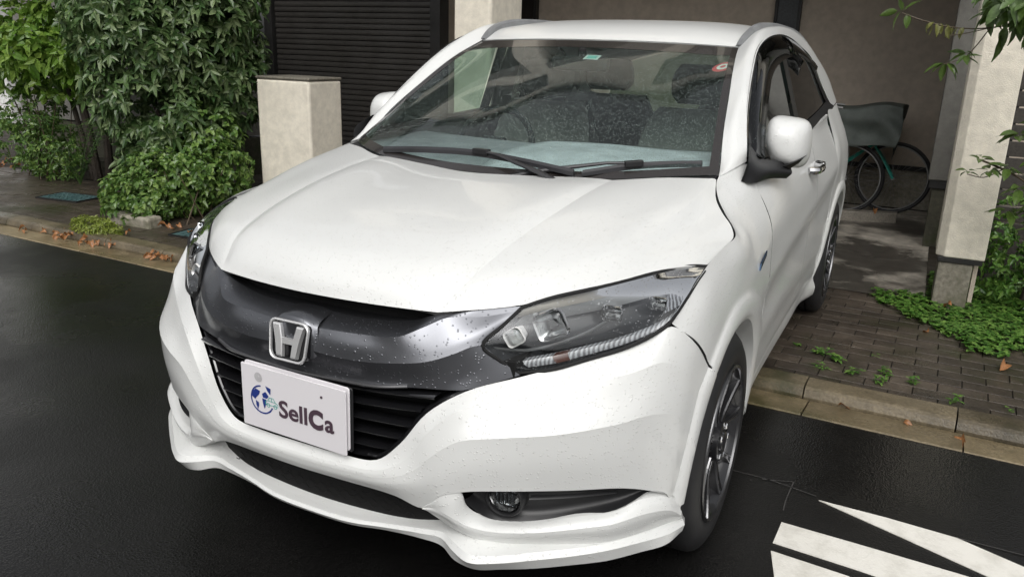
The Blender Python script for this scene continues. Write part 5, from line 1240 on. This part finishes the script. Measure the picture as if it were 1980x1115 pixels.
# large glossy evergreen left of the car
ev = empty('evergreen_tree', (-4.55, 3.65, 0)); tag(ev, 'large dark glossy leaved evergreen left of the gate pier', 'tree')
stems('trunk', [([(.0,.0,0),(.03,.0,.8),(-.02,.05,1.6),(.05,.1,2.6)], .045), ([(-.18,.1,0),(-.22,.1,.7),(-.3,.0,1.5),(-.2,.1,2.5)], .035), ([(.15,.12,0),(.2,.12,.9),(.28,.1,1.9)], .028)], 'bark', ev)
crown('crown', [((-.12,-.25,1.0),(.40,.5,.45)), ((.05,-.15,.80),(.45,.5,.45)), ((-.10,-.2,1.5),(.62,.6,.5)), ((.25,.1,1.35),(.42,.5,.5)), ((-.6,.0,1.75),(.5,.5,.4)), ((.1,.0,2.1),(.8,.6,.5)), ((-.02,-.1,.45),(.42,.45,.30)), ((.30,.0,.75),(.24,.3,.4)), ((.45,.1,1.75),(.40,.4,.35)), ((.15,.3,1.2),(.5,.4,.6))], 24000, .086, .040, 'dark_leaf', ev, 5, .35, .42, 11)
br = empty('ivy_bush', (-4.20, 3.15, 0)); tag(br, 'low leafy bush spilling over the pavement at the foot of the evergreen', 'bush')
crown('foliage', [((-.38,-.0,.17),(.26,.28,.17)), ((-.02,.1,.28),(.42,.4,.28)), ((.12,.35,.34),(.34,.38,.28)), ((-.05,-.28,.12),(.30,.20,.13)), ((-.02,.45,.6),(.32,.3,.3)), ((-.05,-.12,.2),(.35,.3,.2))], 7000, .052, .040, 'ivy_leaf', br, 4, .3, 0, 12)
stems('stem', [([(random.uniform(-.4,.4), random.uniform(-.2,.4), 0), (random.uniform(-.4,.4), random.uniform(-.2,.4), .4)], .006) for _ in range(14)], 'twig', br)
# broad-leaved tree at the far left
lt = empty('broadleaf_tree', (-6.25, 3.95, 0)); tag(lt, 'slender multi stemmed tree with bright green leaves at the far left', 'tree')
stems('trunk', [([(.12,.0,0),(.05,.0,.5),(-.02,.0,1.0),(.1,.05,2.2)], .05), ([(.22,.06,0),(.25,.06,.7),(.22,.1,2.3)], .045), ([(.62,.35,0),(.64,.35,.9),(.6,.35,2.3)], .05), ([(.02,.02,0),(-.1,.0,.6),(-.3,.0,1.3),(-.5,.0,2.2)], .03)], 'bark', lt)
crown('crown', [((-.15,-.2,1.25),(.5,.45,.28)), ((-.6,-.1,1.45),(.5,.4,.25)), ((-.05,-.1,1.0),(.4,.35,.22)), ((.1,.1,1.6),(.6,.45,.25)), ((-.2,0,2.2),(1.1,.7,.4)), ((-.6,-.2,1.1),(.35,.3,.25)), ((.25,-.15,1.25),(.35,.3,.25))], 8000, .095, .062, 'light_leaf', lt, 3, .35, .25, 13)
ls = empty('leafy_shrub', (-6.75, 3.85, 0)); tag(ls, 'small leaved green shrub at the foot of the left house wall', 'shrub')
crown('foliage', [((0,0,.30),(.38,.3,.30)), ((-.2,.0,.65),(.35,.3,.3)), ((.3,-.1,.22),(.3,.25,.22)), ((-.5,.1,.35),(.3,.3,.35))], 4500, .052, .028, 'ivy_leaf', ls, 4, .2, .3, 14)
stems('stem', [([(random.uniform(-.3,.3), random.uniform(-.2,.2), 0), (random.uniform(-.4,.4), random.uniform(-.2,.2), .8)], .007) for _ in range(10)], 'twig', ls)
# fern
fe = empty('fern', (-5.95, 3.62, .02)); tag(fe, 'arching fern between the trunks of the left tree', 'fern')
random.seed(5)
for k in range(11):
    a = -1.9 + k*.36 + random.uniform(-.1, .1); L = random.uniform(.6, .9); mb = MB()
    P = [Vector((math.cos(a)*L*t*.85, math.sin(a)*L*t*.6, .55*L*math.sin(2.3*t) + .28*t)) for t in [i/16 for i in range(17)]]
    mb.tube(P, .003, 5)
    for i in range(2, 17):
        d = (P[i]-P[i-1]).normalized(); s_ = d.cross(Vector((0, 0, 1))).normalized(); w = .12 * math.sin(math.pi * (i/17) ** .8) + .015
        for sg in (1, -1): leaf_geo(mb, P[i], s_*sg + d*.35, Vector((0, 0, 1)), w, .026, .25, .05)
    mb.build('frond', 'fern_leaf', fe, weld=False, smooth=False)
# yellow-green weed clump on the kerb
wc = empty('weed_clump', (-4.13, 2.42, .01)); tag(wc, 'yellow green weed clump growing over the left kerb among dead leaves', 'weed')
crown('foliage', [((0,0,.04),(.20,.10,.07)), ((.12,.02,.03),(.12,.08,.05))], 1500, .035, .012, 'yellow_weed', wc, 4, .3, 0, 15)
# rough edging stone
ks = tag(MB().box((-.22, -.07, -.02), (.22, .07, .085)).build('edging_stone', 'plinth_concrete', None, smooth=False, bevel=.02, loc=(-4.13, 2.78, 0), rot=(0, 0, .05)), 'grey edging stone half under the ivy bush by the left kerb', 'stone')
# ground cover on the right
def cover(name, region, n, mat, label, L=.026, seed=3, hz=.05):
    random.seed(seed); mb = MB(); k = 0
    while k < n:
        x = random.uniform(region[0], region[1]); y = random.uniform(region[2], region[3])
        if not region[4](x, y): continue
        k += 1; h = hz * (.35 + .65*random.random()) * (0.6 + .8*max(0, noise.noise(Vector((x*4, y*4, 0)))+.4)); p = Vector((x, y, h)); th = random.uniform(0, 6.28)
        for i in range(3):
            a = th + 2.09*i; leaf_geo(mb, p, Vector((math.cos(a), math.sin(a), random.uniform(-.3, .5))), Vector((0, 0, 1)), L*random.uniform(.7, 1.2), L*1.05, .15, .1)
    return tag(mb.build(name, mat, None, weld=False, smooth=False), kind='stuff')
def in_cover(x, y):
    e = .06 * noise.noise(Vector((x*5, y*5, 3)))
    front = 3.80 - .75*max(0, min(1, (x - 1.12)/.62)) + e
    if x > 1.62: front = 3.05 + e*1.5 + (.10 if x > 1.80 else 0)
    if x < 1.44 and y > 4.02 + e: return False
    return x > 1.12 + e + .10*random.random()**2 and y > front + .16*random.random()**3
cover('ground_cover', (1.05, 3.3, 2.9, 4.7, in_cover), 6000, 'clover_leaf', None, .026, 3, .034)
mb = MB(); mb.grid([[Vector((x, y, .012)) for x in (1.42, 2.4, 5.0)] for y in (3.95, 4.8, 7.3)]); tag(mb.build('garden_soil', 'soil', smooth=False), kind='structure')
# hedge right behind the pillar
hd_ = empty('garden_shrub', (1.95, 4.25, 0)); tag(hd_, 'green shrub in the shade between the right pillar and the fence', 'shrub')
crown('foliage', [((0,0,.18),(.35,.3,.2)), ((.35,.1,.3),(.3,.3,.3)), ((-.12,.2,.35),(.12,.2,.3))], 3500, .045, .024, 'clover_leaf', hd_, 4, .25, .25, 21)
stems('stem', [([(0,0,0),(.05,.02,.5)], .02), ([(.3,0,0),(.28,.05,.6)], .015)], 'bark', hd_)

# leafy sprigs in front of the right pillar: every leaf a part
leaf_me = {}
def leaf_mesh(mat, L, wd, key, n=6):
    mb = MB(); rows = []
    for i in range(n + 1):
        t = i / n; w = wd/2 * (math.sin(math.pi * min(1, t*1.02)**.85) ** .8 if 0 < t < 1 else 0.0) + .0004
        y = L*t; z = -.22*L*t*t; wav = .04*wd*math.sin(t*14)
        rows.append([Vector((-w, y, z + w*.32 + wav)), Vector((-w*.5, y, z + w*.10)), Vector((0, y, z)), Vector((w*.5, y, z + w*.10)), Vector((w, y, z + w*.32 - wav))])
    mb.grid(rows); o = mb.build(key, mat, None); me = o.data; bpy.data.objects.remove(o); return me
LA = leaf_mesh('sprig_leaf', .105, .044, 'leaf'); LB = leaf_mesh('olive_leaf', .075, .034, 'leaf'); LC = leaf_mesh('sprig_leaf', .075, .036, 'leaf'); LD = leaf_mesh('dark_leaf', .11, .045, 'leaf')
def put_leaf(me, par, p, d, roll=0.0, sc=1.0):
    d = Vector(d).normalized(); q = d.to_track_quat('Y', 'Z'); o = link('leaf', me, par); o.rotation_mode = 'QUATERNION'
    from mathutils import Quaternion
    o.rotation_quaternion = q @ Quaternion((0, 1, 0), roll); o.location = Vector(p) - par.location; o.scale = (sc, sc, sc)
random.seed(31)
s1_ = empty('overhanging_branch', (1.62, 3.30, 1.66)); tag(s1_, 'leafy twig hanging into the top right corner before the beige pillar', 'branch')
def path(par, pts, r): 
    P = [Vector(p) - par.location for p in pts]; MB().tube(crs(P, 4), [r, *[r*.8]*0] and r, 6).build('twig', 'twig', par)
path(s1_, [(2.05,3.35,1.75),(1.72,3.32,1.64),(1.47,3.30,1.575),(1.33,3.3,1.572),(1.17,3.28,1.605),(1.07,3.28,1.64)], .0035)
path(s1_, [(1.47,3.30,1.575),(1.36,3.28,1.545),(1.30,3.27,1.535)], .0025); path(s1_, [(1.47,3.30,1.575),(1.43,3.29,1.50),(1.385,3.27,1.43)], .0028)
path(s1_, [(1.72,3.32,1.64),(1.60,3.2,1.72),(1.45,3.15,1.73)], .003); path(s1_, [(1.385,3.27,1.43),(1.30,3.26,1.40)], .002)
for (p, d, me, ro, sc) in [((1.065,3.28,1.645),(-.35,-.1,-.75),LA,.4,.9), ((1.05,3.28,1.65),(-1,.0,-.25),LA,1.2,.8), ((1.10,3.28,1.635),(.05,-.2,-.95),LC,.2,.95), ((1.07,3.28,1.65),(-.2,-.1,.7),LC,.6,.8), ((1.08,3.28,1.65),(.5,-.2,.5),LA,.6,.8)]: put_leaf(me, s1_, p, d, ro, sc)
for i in range(15):
    x = 1.20 + .011*i; put_leaf(LB, s1_, (x, 3.28 + random.uniform(-.03,.03), 1.598 - .002*i + random.uniform(-.006,.006)), (random.uniform(-.6,.4), random.uniform(-.4,.3), random.uniform(-1.2,-.5)), random.uniform(-1, 1), random.uniform(.65, 1.0))
for i in range(7):
    a = i*.95; put_leaf(LA, s1_, (1.305 + .012*math.cos(a), 3.265, 1.405), (math.cos(a)*1.0 - .2, -.3*math.sin(a), -.55 + .25*math.sin(a)), random.uniform(-.5,.5), random.uniform(.62, .95))
for i in range(9):
    a = i*.75; put_leaf([LA, LD][i % 2], s1_, (1.385, 3.27, 1.435 + .004*i), (math.cos(a), -.35*math.sin(a), .45*math.sin(2*a) - .25), random.uniform(-.7,.7), random.uniform(.5, .85))
for i in range(130):
    p = (random.uniform(1.42, 1.80), 3.25 + random.uniform(-.12, .12), random.uniform(1.60, 1.76) ); 
    if p[0] < 1.52 and p[2] < 1.63: continue
    put_leaf([LA, LD, LD][i % 3], s1_, p, (random.uniform(-1, .6), random.uniform(-.7, .2), random.uniform(-1, .1)), random.uniform(-1, 1), random.uniform(.8, 1.25))
for i in range(14):
    p = (random.uniform(1.52, 1.75), 3.30 + random.uniform(-.1, .1), random.uniform(1.54, 1.66)); put_leaf([LD, LA][i % 2], s1_, p, (random.uniform(-.7, .7), -.3, random.uniform(-1, .2)), random.uniform(-1, 1), random.uniform(.9, 1.3))
s2_ = empty('pillar_shrub', (1.80, 3.55, 0)); tag(s2_, 'broad leaved shrub reaching across the right edge of the beige pillar', 'shrub')
path(s2_, [(1.95,3.6,.02),(1.93,3.58,.5),(1.80,3.56,.80),(1.66,3.55,.88),(1.55,3.55,.92)], .006)
path(s2_, [(1.95,3.6,.02),(1.98,3.6,.6),(1.86,3.58,.95),(1.74,3.56,1.08)], .007); path(s2_, [(1.93,3.58,.5),(1.85,3.5,.7),(1.80,3.5,.78)], .005); path(s2_, [(1.66,3.55,.88),(1.58,3.55,.83),(1.50,3.55,.84)], .003)
def whorl(par, c, n, me, sc, seed, flat=.4, bias=(0, 0, 0)):
    random.seed(seed)
    for i in range(n):
        a = i*2.4 + random.uniform(-.2, .2); put_leaf(me, par, (c[0] + .008*math.cos(a), c[1] + .008*math.sin(a), c[2] + .003*i), (math.cos(a) + bias[0], .8*math.sin(a) + bias[1], random.uniform(-.5, flat) + bias[2]), random.uniform(-.4, .4), sc*random.uniform(.75, 1.1))
whorl(s2_, (1.70,3.54,1.05), 9, LA, 1.05, 41, .4, (-.25,-.2,0)); whorl(s2_, (1.78,3.56,1.12), 8, LA, 1.1, 42); whorl(s2_, (1.55,3.55,.92), 7, LC, .85, 43, .6); whorl(s2_, (1.60,3.54,.86), 9, LC, 1.0, 44, .3)
whorl(s2_, (1.50,3.55,.85), 5, LC, .8, 45, .3); whorl(s2_, (1.68,3.55,.88), 8, LC, 1.1, 46); whorl(s2_, (1.75,3.53,.78), 9, LA, 1.0, 47, .2); whorl(s2_, (1.82,3.50,.95), 9, LA, 1.1, 48); whorl(s2_, (1.83,3.5,.70), 9, LA, 1.1, 49)
whorl(s2_, (1.88,3.5,.58), 9, LA, 1.15, 50); whorl(s2_, (1.90,3.52,.82), 8, LA, 1.1, 51); whorl(s2_, (1.92,3.5,1.05), 8, LA, 1.0, 52); whorl(s2_, (1.72,3.56,.66), 6, LA, 1.0, 53); whorl(s2_, (1.93,3.45,.42), 8, LA, 1.0, 54)

# small weeds along the kerb, right
def weed(x, y, n, L, seed, label):
    random.seed(seed); t_ = empty('kerb_weed', (x, y, .003)); tag(t_, label, 'weed', 'weeds growing from the brick joints beside the kerb')
    mb = MB()
    for i in range(n):
        a = random.uniform(0, 6.28); r = random.uniform(0, .035); p = Vector((r*math.cos(a), r*math.sin(a), random.uniform(.0, L*.9)))
        for q in range(3): b_ = a + 2.1*q; leaf_geo(mb, p, Vector((math.cos(b_), math.sin(b_), random.uniform(.0, .8))), Vector((0, 0, 1)), L*random.uniform(.6, 1.0), L*.45, .3, .1)
    tag(mb.build('weed_leaves', 'clover_leaf', t_, weld=False, smooth=False), kind='stuff')
for i, (x, y, n, L, lb) in enumerate([(.98, 2.66, 10, .035, 'bushy little weed in the joints nearest the front wheel'), (1.05, 2.60, 12, .038, 'largest bright green weed tuft growing in the brick joints'), (1.00, 2.47, 7, .025, 'flat weed on the kerb edge below the bushy tuft'),
    (1.15, 2.46, 9, .032, 'grassy weed tuft right at the back of the kerb'), (1.28, 2.53, 9, .032, 'weed tuft midway along the kerb bricks'), (1.26, 2.42, 9, .03, 'weed tuft hanging over the kerb back edge'), (1.40, 2.48, 8, .03, 'small yellowish weed right of the midway tuft'),
    (1.55, 2.34, 5, .035, 'single round leaved weed near a kerb joint'), (1.78, 2.36, 4, .02, 'tiny weed at the far right of the brick paving'), (.86, 2.72, 8, .022, 'thin weed beside the sill of the car'), (1.22, 2.76, 3, .018, 'tiny seedling alone in the brick joints')]): weed(x, y, n, L, 60 + i, lb)

# fallen leaves
dl = leaf_mesh('dead_leaf', .07, .038, 'fallen_leaf')
for v in dl.vertices: v.co.z += .35*abs(v.co.x) + .012*math.sin(v.co.y*70)
random.seed(77)
def fallen(x, y, z, sc, label, grp):
    o = link('fallen_leaf', dl, None, (x, y, z), (random.uniform(-.5, .5), random.uniform(-.9, .9), random.uniform(0, 6.28))); o.scale = (sc, sc, sc); tag(o, label, 'leaf', grp)
for i in range(48):
    x = random.choice([random.uniform(-4.75, -3.7), random.uniform(-4.6, -3.9), random.uniform(-3.35, -3.1)]); fallen(x, gut(x) + random.uniform(.13, .25), -.014 + random.uniform(0, .02), random.uniform(.5, .95), 'curled brown dead leaf in the left gutter below the hedge', 'dead leaves lying in the left gutter')
for i in range(14): fallen(random.uniform(-4.2, -3.4), random.uniform(2.75, 3.0), .015, random.uniform(.7, 1.2), 'brown dead leaf on the pavement under the ivy bush', 'dead leaves under the ivy bush')
for i in range(22): fallen(random.uniform(-8.4, -6.8), random.uniform(3.9, 4.3), .012, random.uniform(.8, 1.3), 'orange brown dead leaf at the foot of the far left shrub', 'dead leaves at the far left')
for x, y, z, sc, lb in ((1.60, 2.06, -.028, 1.0, 'tan curled leaf lying in the right gutter near a slab joint'), (1.38, 2.09, -.03, .6, 'thin pale leaf in the gutter water'), (1.12, 2.12, -.03, .7, 'small dark leaf at the gutter near the car'), (1.45, 3.30, .012, .9, 'narrow brown leaf on the bricks before the ground cover'), (1.78, 2.95, .012, 1.2, 'large tan leaf at the edge of the ground cover'), (1.56, 3.78, .05, 1.0, 'yellow leaf on the ground cover by the pillar foot'), (.95, 6.5, .11, 1.0, 'dark stick like leaf on the wheel stop'), (-3.85, 2.52, .03, .9, 'pale tan leaf on top of the left kerb')): fallen(x, y, z, sc, lb, None)

# ================================================================== BICYCLES UNDER A COVER
base_mat('teal_frame', (0.05, 0.42, 0.34), 0.3, 0, 0.5, 0.5); base_mat('spoke_steel', (0.35, 0.35, 0.35), 0.4, 0.8); base_mat('brass', (0.35, 0.26, 0.14), 0.35, 0.9)
plastic('cover_cloth', (0.095, 0.11, 0.10), 0.6, 60, 0.4)
def bicycle(loc, rz, frame_mat, label):
    t_ = empty('bicycle', loc, rz); tag(t_, label, 'bicycle')
    for wx in (0.0, -1.05):
        w = empty('wheel', (wx, 0, .335)); w.parent = t_; M = Matrix.Rotation(math.pi/2, 4, 'Z')
        mb = MB(); mb.tube([Vector((.32*math.cos(2*math.pi*i/40), 0, .32*math.sin(2*math.pi*i/40))) for i in range(41)], .017, 8, cap=False, up=Vector((0,1,0))); mb.build('tyre', 'rubber', w)
        mb = MB(); mb.tube([Vector((.297*math.cos(2*math.pi*i/40), 0, .297*math.sin(2*math.pi*i/40))) for i in range(41)], .007, 6, cap=False, up=Vector((0,1,0))); mb.build('rim', 'spoke_steel', w)
        mb = MB()
        for k in range(28):
            a = 2*math.pi*k/28; b_ = a + (.5 if k % 2 else -.5); mb.tube([Vector((.018*math.cos(b_), .02*(1 if k % 4 < 2 else -1), .018*math.sin(b_))), Vector((.295*math.cos(a), 0, .295*math.sin(a)))], .0012, 3, cap=False)
        tag(mb.build('spokes', 'spoke_steel', w), kind='stuff')
        MB().tube([(0, -.045, 0), (0, .045, 0)], .017, 10).build('hub', 'spoke_steel', w)
    def tb(n_, a, b_, r, m_): return MB().tube([a, b_], r, 8).build(n_, m_, t_)
    tb('head_tube', (-.20, 0, .62), (-.23, 0, .78), .02, frame_mat); 
    for s in (-.045, .045): MB().tube(crs([(0, s, .335), (-.10, s, .50), (-.19, s*.7, .62)], 4), .012, 8).build('fork_blade', frame_mat, t_)
    tb('down_tube', (-.21, 0, .64), (-.60, 0, .30), .018, frame_mat); tb('seat_tube', (-.60, 0, .30), (-.72, 0, .82), .016, frame_mat); tb('top_tube', (-.22, 0, .74), (-.70, 0, .62), .016, frame_mat)
    for s in (-.04, .04): tb('chain_stay', (-.60, s, .30), (-1.05, s, .335), .009, frame_mat); tb('seat_stay', (-.70, s*.4, .68), (-1.05, s, .335), .008, frame_mat)
    MB().tube(crs([(-.10, -.27, .98), (-.22, -.24, .99), (-.24, 0, .97), (-.22, .24, .99), (-.10, .27, .98)], 5), .011, 8).build('handlebar', 'spoke_steel', t_)
    tb('stem', (-.23, 0, .78), (-.24, 0, .97), .012, 'spoke_steel')
    mb = MB(); mb.grid(surf([[(-.85,-.09,.84),(-.85,0,.86),(-.85,.09,.84)],[(-.75,-.07,.86),(-.75,0,.875),(-.75,.07,.86)],[(-.60,-.015,.85),(-.60,0,.86),(-.60,.015,.85)]], 3, 3)); mb.build('saddle', 'rubber', t_, solid=.03)
    ring = [Vector((-.60 + .085*math.cos(2*math.pi*i/32), -.05, .30 + .085*math.sin(2*math.pi*i/32))) for i in range(33)]; MB().tube(ring, .005, 6, cap=False, up=Vector((0,1,0))).build('chainring', 'brass', t_)
    tb('crank', (-.60, -.065, .30), (-.44, -.065, .22), .010, 'satin_chrome'); MB().box((-.48, -.13, .205), (-.40, -.07, .225)).build('pedal', 'rubber', t_, smooth=False)
    return t_
bicycle((1.04, 7.00, .006), 0.0, 'teal_frame', 'teal framed bicycle nearest the right pillar, its front half under a cover')
b2 = bicycle((1.27 - .62, 6.72, .006), math.radians(4), 'dark_metal', 'dark bicycle in front with a brass chainring, half hidden by the car')
# cloth cover draped over both
random.seed(9)
mb = MB(); rows = []
NU, NV = 80, 48
for j in range(NV + 1):
    v = j / NV; row = []
    for i in range(NU + 1):
        u = i / NU; x = -.60 + 1.66*u
        topz = 1.035 - .045*math.sin(math.pi*min(1, u/.93)) + .02*math.sin(u*23) * .5
        a = (v - .5)*2; sd = math.copysign(1, a); w_ = abs(a)
        if w_ < .35: y = 6.82 + a*.50; z = topz - .18*a*a - .03*math.exp(-((u-.5)/.2)**2)
        else:
            h = (w_-.35)/.65; y = 6.82 + sd*(.175 + h*.05); z = topz - .022 - h*(.36 + .03*math.sin(u*5+1))
            # swags hanging between the bars and the saddle
            y += sd*.040*h*math.sin(u*19 + 2*h) + sd*.030*math.sin(h*7 - 6*(u-.68)**2*8 + 1)*min(1, h*2.5); z += .012*math.sin(u*13)*h
        x2 = x - (.04*max(0, w_-.3))*max(0, (u-.75)/.25) + .02*math.sin(v*12)
        row.append(Vector((x2, y, z)))
    rows.append(row)
mb.grid(rows)
mb.grid([[r[-1] for r in rows], [Vector((r[-1].x - .015, 6.82 + (r[-1].y-6.82)*.8, min(r[-1].z, 1.0) - .10)) for r in rows]])
o = mb.build('bicycle_cover', 'cover_cloth', None, solid=.003); tag(o, 'grey green cloth cover draped over the parked bicycles', 'cover')
